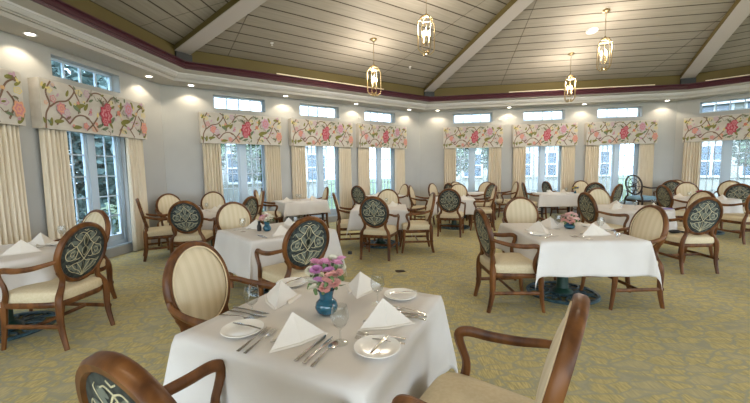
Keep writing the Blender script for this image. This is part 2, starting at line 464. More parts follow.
# floral valance fabric colours
VBASE = noise_col(mat('ivory_chintz', (.7, .66, .55), .8, spec=.1), (.52, .475, .42), (.60, .56, .50), 6)
VC = [VBASE, mat('chintz_vine_brown', (.20, .12, .08), .8), mat('chintz_leaf_olive', (.20, .19, .045), .8), mat('chintz_leaf_sage', (.15, .19, .11), .8),
      mat('chintz_rose_red', (.40, .05, .075), .8), mat('chintz_rose_pink', (.55, .22, .24), .8), mat('chintz_mauve', (.52, .33, .42), .8), mat('chintz_peach', (.66, .33, .20), .8), mat('chintz_cream_yellow', (.68, .56, .22), .8)]
def valance_mesh(w):
    mb = MB(); h = w / 2; D = .16; Z0, Z1 = 2.0, 2.65
    # front skirt, returns, top board (local: x along wall, y outward, room side is -y)
    mb.bbox((-h, -D, Z0), (h, -D + .018, Z1)); mb.bbox((-h, -D + .018, Z0), (-h + .018, 0, Z1)); mb.bbox((h - .018, -D + .018, Z0), (h, 0, Z1)); mb.bbox((-h + .018, -D + .018, Z1 - .02), (h - .018, 0, Z1 - .001))
    rnd = random.Random(5)
    lay = [0]
    def P(u, v): return (-h + u * w, Z1 - v * (Z1 - Z0))
    def flat(poly, m):
        lay[0] += 1; y = -D - .0006 - .00003 * lay[0]
        poly = [(min(max(x, -h + .002), h - .002), min(max(z, Z0 + .002), Z1 - .002)) for x, z in poly]
        mb.add([(x, y, z) for x, z in poly] + [(x, y + .0005, z) for x, z in poly], [tuple(range(len(poly)))] + [(i, (i + 1) % len(poly), len(poly) + (i + 1) % len(poly), len(poly) + i) for i in range(len(poly))], m)
    def vine(pts, wd, m=1):
        q = cr([(*P(u, v), 0) for u, v in pts], 6)
        for a, b in zip(q[:-1], q[1:]):
            t = (b - a); t.normalize(); nn = Vector((-t.y, t.x, 0)) * wd / 2
            flat([(a - nn)[:2], (b - nn)[:2], (b + nn)[:2], (a + nn)[:2]], m)
    def flower(u, v, r, m, m2, pet=7, asp=1.2):
        cx, cz = P(u, v); n = pet * 4
        for rr, mm, ph in ((1, m, 0), (.68, m2, .4), (.42, m, .9), (.2, m2, .2)):
            flat([(cx + r * rr * (1 + .16 * cos(pet * 2 * pi * i / n + ph)) * cos(2 * pi * i / n), cz + asp * r * rr * (1 + .16 * cos(pet * 2 * pi * i / n + ph)) * sin(2 * pi * i / n)) for i in range(n)], mm)
    def leaf(u, v, L, ang, m, fat=.38):
        cx, cz = P(u, v); a = radians(ang); n = 12; pts = []
        for i in range(n):
            t = 2 * pi * i / n; x = L / 2 * cos(t); y = L * fat / 2 * sin(t) * (1 - .25 * cos(t))
            pts.append((cx + x * cos(a) - y * sin(a), cz + x * sin(a) + y * cos(a)))
        flat(pts, m)
    for u, v, r, m in ((.06, .2, .05, 8), (.3, .12, .05, 8), (.42, .9, .05, 7), (.72, .85, .055, 8), (.88, .6, .05, 6), (.2, .75, .05, 6), (.6, .2, .04, 8), (.97, .35, .05, 8)):
        flower(u, v, r, m, 0, 5, .8)
    for pts in ([(.02, 1), (.03, .7), (.06, .5), (.04, .25), (.08, .02)], [(.06, .55), (.12, .42), (.2, .35), (.26, .12), (.22, .0)], [(.2, .85), (.27, .65), (.36, .66), (.44, .95)],
                [(.26, .12), (.3, .4), (.28, .6)], [(.36, .3), (.42, .08), (.5, .06), (.56, .22), (.52, .4)], [(.56, .22), (.62, .06), (.68, .1)], [(.66, .98), (.72, .7), (.8, .78), (.86, .5)],
                [(.78, .75), (.84, .98)], [(.64, .5), (.69, .35), (.73, .2)], [(.86, .5), (.9, .25), (.97, .12)], [(.1, .9), (.15, .72), (.2, .85)], [(.9, .9), (.94, .6), (.9, .4)], [(.45, .62), (.4, .8), (.34, .95)]):
        vine(pts, .022)
    for u, v, L, a, m in ((.03, .15, .1, 60, 2), (.1, .12, .09, -30, 3), (.2, .2, .1, 70, 2), (.3, .42, .17, 20, 2), (.27, .5, .14, -40, 3), (.35, .42, .13, 60, 2), (.12, .82, .14, 10, 2), (.06, .85, .12, 80, 2),
                          (.26, .9, .15, 5, 2), (.47, .8, .12, 30, 3), (.52, .85, .12, 20, 3), (.6, .62, .14, 50, 3), (.58, .75, .12, -60, 2), (.75, .6, .2, 12, 2), (.72, .68, .13, -30, 2), (.82, .5, .12, 40, 3),
                          (.7, .22, .13, 80, 2), (.83, .15, .12, -70, 2), (.93, .12, .14, 15, 2), (.97, .22, .1, 40, 2), (.67, .1, .09, 20, 3), (.9, .8, .1, -20, 3), (.4, .25, .09, 30, 3), (.5, .25, .1, -50, 3), (.16, .5, .1, 30, 3), (.97, .9, .12, 50, 2)):
        leaf(u, v, L, a, m)
    r2 = random.Random(11)
    for i in range(46):
        u, v = r2.uniform(.01, .99), r2.uniform(.04, .96)
        leaf(u, v, r2.uniform(.04, .085), r2.uniform(0, 180), r2.choice((2, 3, 3, 1, 8, 6)), .45)
    for i in range(20):
        flower(r2.uniform(.02, .98), r2.uniform(.06, .94), r2.uniform(.016, .028), r2.choice((6, 7, 8, 5)), r2.choice((0, 5, 8)), 5, 1)
    for i in range(16):
        u, v, a = r2.uniform(.03, .97), r2.uniform(.1, .9), r2.uniform(0, 6.28)
        vine([(u, v), (u + .03 * cos(a), v + .08 * sin(a)), (u + .05 * cos(a + .8), v + .15 * sin(a + .8))], .009, r2.choice((1, 3)))
    flower(.14, .55, .065, 5, 7); flower(.18, .62, .045, 6, 0)
    flower(.53, .52, .105, 4, 5, 8, 1.35); flower(.555, .34, .06, 4, 5, 6); flower(.52, .68, .06, 4, 5, 6)
    flower(.78, .28, .085, 6, 5, 7, 1.4); flower(.665, .42, .035, 7, 4, 5)
    flower(.96, .7, .07, 7, 5, 6, 1.4); flower(.36, .12, .045, 6, 0, 6); flower(.08, .38, .04, 5, 0, 5); flower(.33, .85, .04, 5, 7, 5)
    return mb
def curtain_mesh(w, ph, flip):
    mb = MB(); n = 54; rows = 8; vs = []; fs = []
    rnd = random.Random(int(ph * 100)); fr = [rnd.uniform(.8, 1.25) for _ in range(9)]
    def off(u, z):
        f = 6.3; a = .026 + .012 * (1 - z / 2.1)
        return a * sin(2 * pi * (f * u + .12 * sin(7 * u + ph)) + ph) + .008 * sin(11 * u + 2 * ph)
    for r in range(rows + 1):
        z = .015 + (2.10 - .015) * r / rows
        for i in range(n + 1):
            u = i / n; sp = 1 + .10 * (1 - r / rows) * 0.6
            x = (u - .5) * w * sp
            vs.append((x, -.075 + off(u, z), z))
    N = n + 1
    for r in range(rows):
        for i in range(n): fs.append((r * N + i, r * N + i + 1, (r + 1) * N + i + 1, (r + 1) * N + i))
    mb.add(vs, fs)
    return mb
CURT = noise_col(mat('cream_curtain_fabric', (.6, .52, .42), .85, spec=.1), (.70, .61, .47), (.76, .67, .53), 30, (1, 1, .1))
_vm = {}
idx = 0
wdesc = {(0, 0): 'at the left picture edge', (0, 1): 'of the left wall', (1, 0): 'first on the back-left wall', (1, 1): 'second on the back-left wall',
         (1, 2): 'third on the back-left wall', (2, 0): 'first on the back wall', (2, 1): 'second on the back wall', (2, 2): 'third on the back wall', (3, 0): 'at the right picture edge'}
cm = [curtain_mesh(.36, .3, 0), curtain_mesh(.36, 1.7, 0)]
cobj = []
for k in WIN:
    for j, (c, w, vw) in enumerate(WIN[k]):
        idx += 1
        make_window(k, c, w, idx)
        rz = atan2(T2D[k].y, T2D[k].x)
        key = vw
        base = WP(k, c, .002, 0)
        if key not in _vm:
            v = valance_mesh(vw).build('valance', VC, smooth=False); _vm[key] = v
        else: v = _vm[key].copy(); COL.objects.link(v)
        v.location = base; v.rotation_euler = (0, 0, rz)
        tag(v, 'floral chintz box valance over the window ' + wdesc[k, j], 'valance', 'floral valances over the windows')
        for sx in (-1, 1):
            if (k, j, sx) == (0, 0, -1): continue
            q = 0 if sx < 0 else 1
            if len(cobj) < 2 and len(cobj) <= q:
                while len(cobj) <= q:
                    t = cm[len(cobj)].build('curtain', CURT); md = t.modifiers.new('s', 'SOLIDIFY'); md.thickness = .004; cobj.append([t, False])
            t, usd = cobj[q]
            if usd: t = t.copy(); COL.objects.link(t)
            cobj[q][1] = True
            t.location = WP(k, c + sx * (vw / 2 - .21), .004, 0); t.rotation_euler = (0, 0, rz)
            tag(t, 'cream pleated curtain, %s side, window %s' % ('left' if sx < 0 else 'right', wdesc[k, j]), 'curtain', 'cream curtains beside the windows')

# ------------------------------------------------------------------ ceiling fixtures
def downlight():
    r = empty('recessed_downlight'); r['category'] = 'downlight'
    MB().lathe([(.046, -.001), (.07, -.006), (.074, -.002), (.074, .004), (.046, .004), (.046, -.001)], 28).build('trim_ring', WHITEP, r)
    MB().lathe([(0, -.003), (.047, -.003), (.047, -.001), (0, -.001)], 28).build('lamp_lens', LENS, r)
    return r
DL = downlight()
dl_pos = {0: [2.0, 4.14, 6.17], 1: [1.17, 3.17, 5.13, 7.0], 2: [.05, 2.13, 4.16, 6.25], 3: [1.2, 3.2, 5.2], 4: [-3, -1, 1, 3], 5: [-3, -1, 1, 3], 6: [-3, -1, 1, 3], 7: [-3, -1, 1, 3]}
dn = {(0, 1): 'above the gap between the two left-wall valances', (0, 2): 'beside the left room corner, above the left wall', (1, 1): 'between the first and second windows of the back-left wall', (1, 2): 'between the second and third windows of the back-left wall',
      (1, 0): 'left of the first window of the back-left wall', (1, 3): 'above the back-left wall at the far corner', (2, 0): 'above the back wall at the far corner', (2, 1): 'between the first and second windows of the back wall', (2, 2): 'between the second and third windows of the back wall', (2, 3): 'above the back wall beside the right room corner'}
for k in dl_pos:
    for j, s in enumerate(dl_pos[k]):
        if k == 0 and j == 0: pass
        if k >= 4:  # unseen rear soffit: lamps only, added for their light
            sm = (s_of(k, corner(k - 1, 0)) + s_of(k, corner(k, 0))) / 2
            p = WP(k, sm + s * .85, .21, 3.149)
        else: p = WP(k, s, .21, 3.149)
        L = bpy.data.lights.new('downlight_lamp', 'SPOT'); L.energy = DOWN_W; L.color = (1, .84, .62); L.spot_size = radians(125); L.spot_blend = .35; L.shadow_soft_size = .05
        if k < 4:
            o = place(DL, USED, p, 0, 'glowing recessed ceiling downlight ' + dn.get((k, j), 'in the soffit of the %s wall, number %s from the corner' % (('left', 'third') if k == 0 else ('right', ['first', 'second', 'third', 'fourth'][j]))), 'recessed downlights in the soffit')
        lo = bpy.data.objects.new('downlight_lamp', L); COL.objects.link(lo); lo.location = p + Vector((0, 0, -.012))

def lantern():
    r = empty('pendant_lantern'); r['category'] = 'pendant lamp'     # origin: bottom of lantern
    H = .60
    f = MB()
    for i in range(4):
        a = pi / 2 * i + .35
        def Q(rr, z): return (rr * cos(a), rr * sin(a), z)
        f.sweep([Q(.012, H), Q(.05, H - .015), Q(.095, H - .05), Q(.105, H - .085), Q(.15, H - .125)], .016, .010, n=4, up=(cos(a + pi/2), sin(a + pi/2), 0))
        f.sweep([Q(.15, H - .125), Q(.147, H - .3), Q(.14, .085), Q(.10, .03), Q(.06, .0), Q(.02, .012), Q(.03, .05), Q(.06, .055)], .018, .010, n=4, up=(cos(a + pi/2), sin(a + pi/2), 0))
    f.tube([(.1 * cos(2 * pi * i / 20), .1 * sin(2 * pi * i / 20), H - .07) for i in range(20)], .006, closed=True, sides=6)
    f.tube([(.055 * cos(2 * pi * i / 16), .055 * sin(2 * pi * i / 16), .02) for i in range(16)], .006, closed=True, sides=6)
    f.lathe([(0, H + .03), (.012, H + .028), (.018, H + .01), (.03, H), (.028, H - .02), (0, H - .022)], 14)
    f.build('lantern_frame', BRASS, r)
    c = MB(); c.tube([(0, 0, H - .02), (0, 0, .14)], .006, n=1)
    for i in range(3):
        a = 2 * pi * i / 3 + .3; x, y = .05 * cos(a), .05 * sin(a)
        c.tube([(0, 0, .15), (x * .6, y * .6, .13), (x, y, .165)], .005); c.lathe([(0, .16), (.016, .165), (.018, .175), (0, .176)], 12, (x, y, 0))
    c.build('candle_arms', BRASS, r)
    for i in range(3):
        a = 2 * pi * i / 3 + .3; x, y = .05 * cos(a), .05 * sin(a)
        o = MB().lathe([(0, .176), (.012, .176), (.012, .265), (0, .266)], 12, (x, y, 0)).build('candle_sleeve', CANDLE, r)
        MB().lathe([(0, .266), (.012, .275), (.02, .30), (.016, .33), (.006, .36), (0, .372)], 12, (x, y, 0)).build('flame_bulb', BULB, o)
    return r
LAN = lantern()
def pend(x, y, zb, zc, label):
    o = place(LAN, USED, (x, y, zb), 0, label, 'brass lantern pendants under the vaulted ceiling')
    q = MB(); L = zc - zb
    q.tube([(0, 0, .62), (0, 0, L - .01)], .005, n=1); q.build('hanging_rod', BRASS, o)
    MB().lathe([(0, L - .045), (.02, L - .04), (.065, L - .018), (.07, L + .02), (0, L + .02)], 20).build('ceiling_canopy', BRASS, o)
    l = bpy.data.lights.new('lantern_lamp', 'POINT'); l.energy = PEND_W; l.color = (1, .88, .72); l.shadow_soft_size = .07
    lo = bpy.data.objects.new('lantern_lamp', l); COL.objects.link(lo); lo.location = (x, y, zb + .42)
def ceil_z(x, y):
    best = 99
    for k in range(8):
        sl = (APEX.z - ZE) / ((DD[k] - N2[k].dot(APEX.xy)) - OE)
        best = min(best, ZE + sl * (DD[k] - N2[k].dot(Vector((x, y))) - OE))
    return best
for x, y, zb, zc, lab in ((0.02, 7.35, 2.90, 4.01, 'brass lantern pendant hanging leftmost, nearest the back-left wall'), (4.61, 8.41, 2.91, 4.0, 'smallest brass lantern pendant, hanging in front of the maroon crown of the back wall'),
                     (4.41, 6.89, 3.21, 4.30, 'brass lantern pendant hanging highest on the right beside a round ceiling speaker'), (.85, 5.75, 3.20, None, 'brass lantern pendant nearest the camera, its rod leaving the top of the picture')):
    pend(x, y, zb, zc if zc else ceil_z(x, y), lab)
for x, y, w_ in ((7.5, 3.5, 'over the right side of the room'), (1.5, 1.8, 'above the foreground table'), (5.5, -1.0, 'behind the camera to the right'), (-1.6, .2, 'above the camera to the left')):      # unseen lanterns above and behind the view, added for their light
    pend(x, y, 3.3, ceil_z(x, y), 'brass lantern pendant outside the picture, ' + w_)
# ceiling speaker and sprinkler heads
o = MB().lathe([(0, -.03), (.09, -.028), (.11, -.015), (.115, 0), (.115, .03), (0, .03)], 28).build('ceiling_speaker', WHITEP); o.location = (4.535, 7.516, ceil_z(4.535, 7.516) - .005); o.rotation_euler = (radians(-10), 0, 0)
tag(o, 'round white ceiling speaker beside the tallest lantern pendant', 'speaker')
for x, y, lab in ((-1.938, 7.002, 'over the back-left wall near the left beam'), (.907, 8.832, 'left of the long hip beam')):
    o = MB().lathe([(0, -.05), (.018, -.048), (.018, -.04), (.006, -.035), (.006, -.012), (.032, -.008), (.034, .01), (0, .01)], 16).build('sprinkler_head', WHITEP); o.location = (x, y, ceil_z(x, y) - .002)
    tag(o, 'small white ceiling sprinkler head ' + lab, 'sprinkler', 'ceiling sprinkler heads')

# ------------------------------------------------------------------ chair
LEAN = radians(13); CC = Vector((-.235, 0, .742))
UV_ = Vector((-sin(LEAN), 0, cos(LEAN))); FV = Vector((cos(LEAN), 0, sin(LEAN)))
def OV(u, v, w=0): return CC + Vector((0, u, 0)) + UV_ * v + FV * w
def dome(mb, ru, rv, w0, hgt, sgn, rings=7, seg=40, m=0, rim=.012):
    vs = [OV(0, 0, w0 + sgn * hgt)]; fs = []
    rr = [(i + 1) / rings for i in range(rings)]
    for t in rr:
        for i in range(seg):
            a = 2 * pi * i / seg; vs.append(OV(ru * t * cos(a), rv * t * sin(a), w0 + sgn * (hgt * (1 - t ** 3.0))))
    base = len(vs)
    for i in range(seg):
        a = 2 * pi * i / seg; vs.append(OV(ru * cos(a), rv * sin(a), w0 - sgn * rim))
    for i in range(seg):
        j = (i + 1) % seg; fs.append((0, 1 + i, 1 + j))
        for k in range(rings - 1): fs.append((1 + k * seg + i, 1 + (k + 1) * seg + i, 1 + (k + 1) * seg + j, 1 + k * seg + j))
        fs.append((1 + (rings - 1) * seg + i, base + i, base + j, 1 + (rings - 1) * seg + j))
    fs.append(tuple(range(base, base + seg)))
    mb.add(vs, fs, m)
def motif(mb):
    ru, rv, w0, hg = .196, .216, -.014, .008
    def S(u, v, e):
        t = min(1, hypot(u / ru, v / rv)); return OV(u, v, w0 - hg * (1 - t ** 3) - e)
    def strip(pts, wd, m=1, taper=False):
        q = cr([(u, v, 0) for u, v in pts], 5); n = len(q)
        for sg in (1, -1):
            for i in range(n - 1):
                a, b = q[i], q[i + 1]; t = b - a; t.normalize(); nn = Vector((-t.y, t.x, 0))
                w1 = wd / 2 * (1 - i / n * .7 if taper else 1); w2 = wd / 2 * (1 - (i + 1) / n * .7 if taper else 1)
                qs = [a - nn * w1, b - nn * w2, b + nn * w2, a + nn * w1]
                if max(hypot(x.x / ru, x.y / rv) for x in qs) > .985: continue
                top = [S(sg * x.x, x.y, .0016) for x in qs]; bot = [S(sg * x.x, x.y, -.002) for x in qs]
                mb.add(top + bot, [(0, 1, 2, 3), (0, 4, 5, 1), (1, 5, 6, 2), (2, 6, 7, 3), (3, 7, 4, 0)], m)
    def leaf(u, v, L, ang, fat=.4, m=1):
        a = radians(ang); n = 10
        for sg in (1, -1):
            pts = []
            for i in range(n):
                t = 2 * pi * i / n; x = L / 2 * cos(t); y = L * fat / 2 * sin(t)
                pts.append((u + x * cos(a) - y * sin(a), v + x * sin(a) + y * cos(a)))
            if max(hypot(x / ru, y / rv) for x, y in pts) > .985: continue
            mb.add([S(sg * x, y, .0012) for x, y in pts], [tuple(range(n))], m)
    # leaves in sage underneath
    for a in ((.0, .105, .07, 90), (.0, .02, .075, 90), (.045, .045, .06, 60), (.11, .03, .06, 20), (.13, -.02, .06, -40), (.09, -.03, .05, 50), (.035, -.10, .07, 80), (.08, -.12, .06, 60), (.12, -.10, .055, 40), (.06, .13, .06, 50), (.10, .10, .06, 10), (.035, -.155, .05, 75), (.05, .16, .04, 20), (.15, .04, .04, 80)):
        leaf(*a[:2], a[2] * 1.25, a[3], .5, 2)
    strip([(0, .168), (.022, .14), (.04, .105), (.075, .068), (.062, .035), (.035, -.005), (0, -.055)], 0.0061)
    strip([(.04, .105), (.075, .125), (.10, .155), (.085, .175)], 0.0050, taper=True)
    strip([(.075, .068), (.105, .075), (.13, .11), (.155, .085)], 0.0050, taper=True)
    strip([(.075, .068), (.115, .05), (.15, .035), (.165, .0), (.15, -.035), (.115, -.045), (.085, -.035), (.07, -.005), (.062, .035)], 0.0054)
    strip([(.035, -.035), (.06, -.045), (.085, -.035)], 0.0047)
    strip([(0, -.055), (.03, -.075), (.06, -.075), (.10, -.085), (.135, -.10), (.15, -.075)], 0.0050)
    strip([(0, -.20), (.012, -.15), (.04, -.105), (.06, -.078)], 0.0047)
    strip([(0, -.20), (.03, -.155), (.075, -.125), (.10, -.09)], 0.0047)
    strip([(0, -.20), (.05, -.17), (.10, -.145), (.13, -.115)], 0.0043)
    strip([(0, -.2), (0, -.14), (0, -.075)], 0.0036)
    strip([(.0, .15), (.018, .11), (.012, .075), (.0, .06)], 0.0032)
    strip([(0, .06), (.026, .035), (.02, .0), (0, -.025)], 0.0032)
    strip([(.095, .03), (.12, .02), (.125, -.005), (.105, -.015), (.092, .005)], 0.0036)
    strip([(0, .168), (.035, .18), (.06, .17)], 0.0043); strip([(.02, .2), (.0, .19)], 0.0043)
def pad(mb, z0, z1, xf, xr, wf, wr, dome_h, m=0, rc=.06):
    """rounded trapezoid cushion"""
    n = 36
    def outline(sh):
        pts = []
        for i in range(n):
            a = 2 * pi * i / n; e = .36
            cx = abs(cos(a)) ** e * (1 if cos(a) >= 0 else -1); sy = abs(sin(a)) ** e * (1 if sin(a) >= 0 else -1)
            x = (xf + xr) / 2 + (xf - xr) / 2 * cx * sh; t = (x - xr) / (xf - xr); w = wr + (wf - wr) * t
            pts.append((x, w / 2 * sy * sh))
        return pts
    lv = [(.97, z0), (1, z0 + .01), (1.0, z1 - .022), (.985, z1 - .008), (.95, z1), (.75, z1 + dome_h * .6), (.4, z1 + dome_h * .95)]
    loops = [[Vector((x, y, z)) for x, y in outline(s)] for s, z in lv]
    mb.prism(loops, 0, m)

def make_chair():
    r = empty('dining_chair'); r['category'] = 'chair'
    W = MB()
    ov = [OV(.217 * cos(2 * pi * i / 48), .237 * sin(2 * pi * i / 48)) for i in range(48)]
    W.sweep(ov, .038, .046, up=FV, closed=True, rnd=.25)
    back = W.build('back_frame', WOOD, r)
    q = MB(); dome(q, .200, .220, .012, .030, 1); fc = q.build('backrest', CREAM, r)
    q = MB(); q.tube([OV(.199 * cos(2 * pi * i / 48), .219 * sin(2 * pi * i / 48), .022) for i in range(48)], .0045, closed=True, sides=6); q.build('piping', PIPE, fc)
    q = MB(); dome(q, .200, .220, -.014, .008, -1); motif(q); q.build('rear_panel', [BLACKF, MOTIF, MOTIF2], r)
    q = MB(); pad(q, .388, .470, .265, -.232, .545, .462, .024); st = q.build('seat', SEATF, r)
    n = 28; zz = .411
    q = MB(); pad(q, .340, .392, .262, -.225, .545, .46, .0); q.build('seat_rail', WOOD, r)
    for s in (-1, 1):
        # rear leg with the stile that swings in under the oval
        q = MB(); q.sweep([OV(s * .195, -.125, 0), (-.205, s * .165, .565), (-.198, s * .168, .50), (-.212, s * .212, .42), (-.216, s * .222, .33), (-.218, s * .221, .17), (-.252, s * .224, 0)],
                          [.038, .040, .044, .050, .050, .045, .036], [.032, .036, .046, .058, .058, .050, .038], up=(1, 0, 0), n=5); q.build('rear_leg', WOOD, r)
        q = MB(); q.sweep([(.235, s * .238, .40), (.238, s * .240, .30), (.25, s * .24, .15), (.272, s * .244, 0)], [.052, .050, .040, .030], [.052, .050, .040, .030], up=(1, 0, 0), n=4); q.build('front_leg', WOOD, r)
        q = MB(); a0 = OV(s * .225, -.03, .0)
        q.sweep([a0, (-.17, s * .262, .695), (-.06, s * .282, .668), (.06, s * .290, .656), (.145, s * .288, .658), (.19, s * .286, .644), (.196, s * .286, .612), (.180, s * .284, .57), (.160, s * .281, .52), (.162, s * .276, .46), (.185, s * .268, .40)],
                [.030, .034, .040, .044, .046, .044, .042, .038, .036, .040, .044], [.026, .026, .028, .030, .032, .036, .036, .034, .034, .038, .04], up=(0.0001, s * 1.0, 0.0), n=5)
        q.build('arm', WOOD, r)
        q = MB(); q.sweep([(-.245, s * .225, .19), (.245, s * .24, .19)], .022, .034, n=1); q.build('stretcher', WOOD, r)
    q = MB(); q.sweep([(0.0, -.228, .19), (0.0, .228, .19)], .022, .03, n=1); q.build('stretcher', WOOD, r)
    return r
CH = make_chair()

DARKW = mat('dark_lacquer_wood', (.025, .014, .012), .3)
BLUEF = mat('pale_blue_seat_fabric', (.22, .38, .50), .7)
def make_wheel_chair():
    r = empty('wheel_back_chair'); r['category'] = 'chair'
    W = MB(); W.sweep([OV(.20 * cos(2 * pi * i / 40), .225 * sin(2 * pi * i / 40)) for i in range(40)], .032, .034, up=FV, closed=True, rnd=.25); W.build('back_frame', DARKW, r)
    W = MB()
    for i in range(8):
        a = pi / 4 * i + .2; W.sweep([OV(0, 0), OV(.11 * cos(a + .1), .12 * sin(a + .1)), OV(.2 * cos(a), .225 * sin(a))], .012, .014, up=FV, n=3)
    for rr in (.05, .13): W.sweep([OV(rr * cos(2 * pi * i / 28), rr * 1.1 * sin(2 * pi * i / 28)) for i in range(28)], .012, .014, up=FV, closed=True)
    W.build('wheel_lattice', DARKW, r)
    q = MB(); pad(q, .405, .468, .265, -.225, .545, .455, .022); q.build('seat', BLUEF, r)
    q = MB(); pad(q, .352, .410, .262, -.225, .545, .46, 0); q.build('seat_rail', DARKW, r)
    for s in (-1, 1):
        q = MB(); q.sweep([OV(s * .185, -.125, 0), (-.198, s * .168, .50), (-.212, s * .212, .42), (-.25, s * .224, .17), (-.325, s * .232, 0)], [.034, .04, .044, .038, .028], [.03, .038, .048, .04, .03], up=(1, 0, 0), n=4); q.build('rear_leg', DARKW, r)
        q = MB(); q.sweep([(.235, s * .238, .40), (.25, s * .24, .15), (.272, s * .244, 0)], [.05, .04, .03], [.05, .04, .03], up=(1, 0, 0), n=3); q.build('front_leg', DARKW, r)
        q = MB(); q.sweep([OV(s * .205, -.03), (-.06, s * .28, .675), (.145, s * .288, .678), (.19, s * .286, .64), (.14, s * .28, .53), (.175, s * .268, .405)], .034, .028, up=(0.0001, s * 1.0, 0), n=5); q.build('arm', DARKW, r)
    return r

# chair list: pixel-free world placing: (back_x, back_y, facing_deg, label)
GR = 'oval-back dining chairs around the tables'
def chair(bx, by, deg, label, src=None):
    a = radians(deg); o = place(src or CH, USED, (bx + .29 * cos(a), by + .29 * sin(a), 0), a, label, GR if src is None else None)
    return o
CHAIRS = [
 (-.585, .735, 62, 'walnut armchair cut off at the bottom left, drawn up to the foreground table'),
 (.628, 1.04, 147, 'walnut armchair at bottom right with cream seat, its oval back seen almost edge-on'),
 (-1.08, 2.0, -15, 'large cream striped oval-back armchair left of the foreground table'),
 (-.58, 3.05, 131.5, 'black damask-backed armchair directly behind the foreground flowers'),
 (-2.41, 2.89, 176, 'black damask-backed armchair at the round table on the left edge, seen from behind'),
 (-3.12, 3.92, -110, 'cream oval-back armchair half hidden behind the black-backed chair at far left'),
 (-3.80, 5.58, 34, 'armchair in side view standing next to the curtain of the left wall window'),
 (-4.02, 6.78, -40, 'cream oval-back armchair against the bare wall of the left corner'),
 (-2.73, 4.98, 102, 'black damask-backed armchair in the left corner group, facing away'),
 (-3.36, 7.25, -66, 'cream oval-back armchair below the curtain of the first back-left window'),
 (-1.92, 4.68, -48.5, 'cream striped oval-back armchair at the far side of the blue-vase table'),
 (-2.02, 5.72, 165, 'black damask-backed chair just right of the cream chair behind the blue-vase table'),
 (-2.63, 7.67, 10, 'narrow side-turned chair left of the white rectangular table, under the first back-left window'),
 (-2.34, 7.33, 205, 'armchair with daylit pale back turned left beside the rectangular table under the back-left windows'),
 (-1.17, 8.6, 200, 'pale-backed chair at the right end of the rectangular table under the back-left windows'),
 (-.74, 6.22, 8, 'cream-fronted armchair in side view, left of the square table in the middle distance'),
 (-.03, 5.24, 74, 'black damask-backed armchair in the centre of the picture, facing away'),
 (-.46, 8.95, 52, 'small blue-grey damask-backed chair by the curtain left of the third back-left window'),
 (.27, 7.20, -95, 'cream oval-back chair directly behind the centre black-backed armchair'),
 (1.0, 5.95, 180, 'walnut armchair in side view facing left, right of the central square table'),
 (.86, 8.6, -20, 'cream armchair turned right, standing left of the far corner'),
 (.83, 9.45, 205, 'pale daylit chair back just behind the cream armchair left of the far corner'),
 (1.57, 9.7, -40, 'narrow side-turned chair against the wall at the far corner'),
 (2.02, 9.6, 30, 'small dark blue-backed chair right of the far corner'),
 (2.45, 10.65, -80, 'farthest cream chair, only its rounded top showing under the first back wall window'),
 (2.22, 9.3, -100, 'cream chair at the far side of the far square table right of centre'),
 (1.48, 6.98, 72, 'black damask-backed armchair right of centre, facing away at the far square table'),
 (3.05, 9.1, 125, 'smaller black damask-backed chair under the right part of the first back wall window'),
 (3.30, 10.3, -125, 'pale chair top behind the smaller black-backed chair at the first back wall window'),
 (2.72, 7.85, 168, 'dark-backed armchair in side view facing left, right of the far square table'),
 (4.02, 9.9, 175, 'narrow armchair facing left between the first two back wall windows'),
 (3.93, 9.3, -15, 'cream chair left of the long white-clothed table under the back wall windows'),
 (4.90, 10.05, 5, 'thin dark chair back seen edge-on behind the long white-clothed table'),
 (5.90, 10.05, -100, 'cream chair top behind the right end of the long white-clothed table'),
 (1.98, 4.77, -92, 'cream striped oval-back chair at the far side of the large pink-flower table'),
 (1.04, 3.49, 0, 'dark-backed armchair at the left end of the large pink-flower table'),
 (2.83, 3.53, 180, 'cream striped armchair at the right end of the large pink-flower table'),
 (3.28, 5.46, 0, 'black damask-backed chair left of the round table, behind the pink-flower table'),
 (4.17, 6.56, -90, 'cream oval-back chair at the far side of the round table'),
 (5.50, 8.72, 70, 'black damask-backed chair whose rounded top rises behind the cream chair of the round table'),
 (5.50, 7.85, 125, 'narrow black-backed chair just left of the wheel-back chair'),
 (4.13, 4.32, 90, 'black damask-backed armchair on the right with a black pouch on its seat'),
 (5.85, 7.12, -8, 'narrow black damask-backed chair against the bare wall left of the right-hand window'),
 (7.30, 8.20, -112, 'cream oval-back chair beside the curtain of the right-hand window'),
 (7.85, 9.25, 60, 'small dark blue-backed chair near the right room corner'),
 (8.20, 9.52, -125, 'pale chair top nearest the right room corner'),
 (5.07, 5.36, 180, 'cream chair mostly hidden behind the black-backed armchair with the pouch'),
 (8.80, 8.65, -135, 'pale grey chair back under the right-hand window'),
 (7.50, 7.18, 45, 'large black damask-backed chair rising at the right edge of the picture behind a table'),
 (6.60, 5.92, 90, 'armchair at the right picture edge, only its cream seat and left side showing'),
]
for c in CHAIRS: chair(*c)
WCH = make_wheel_chair()
_wc = chair(6.95, 9.42, 15, 'dark wheel-back armchair with pale blue seat under the third back wall window', WCH)
_wc.scale = (1.12, 1.12, 1.18)

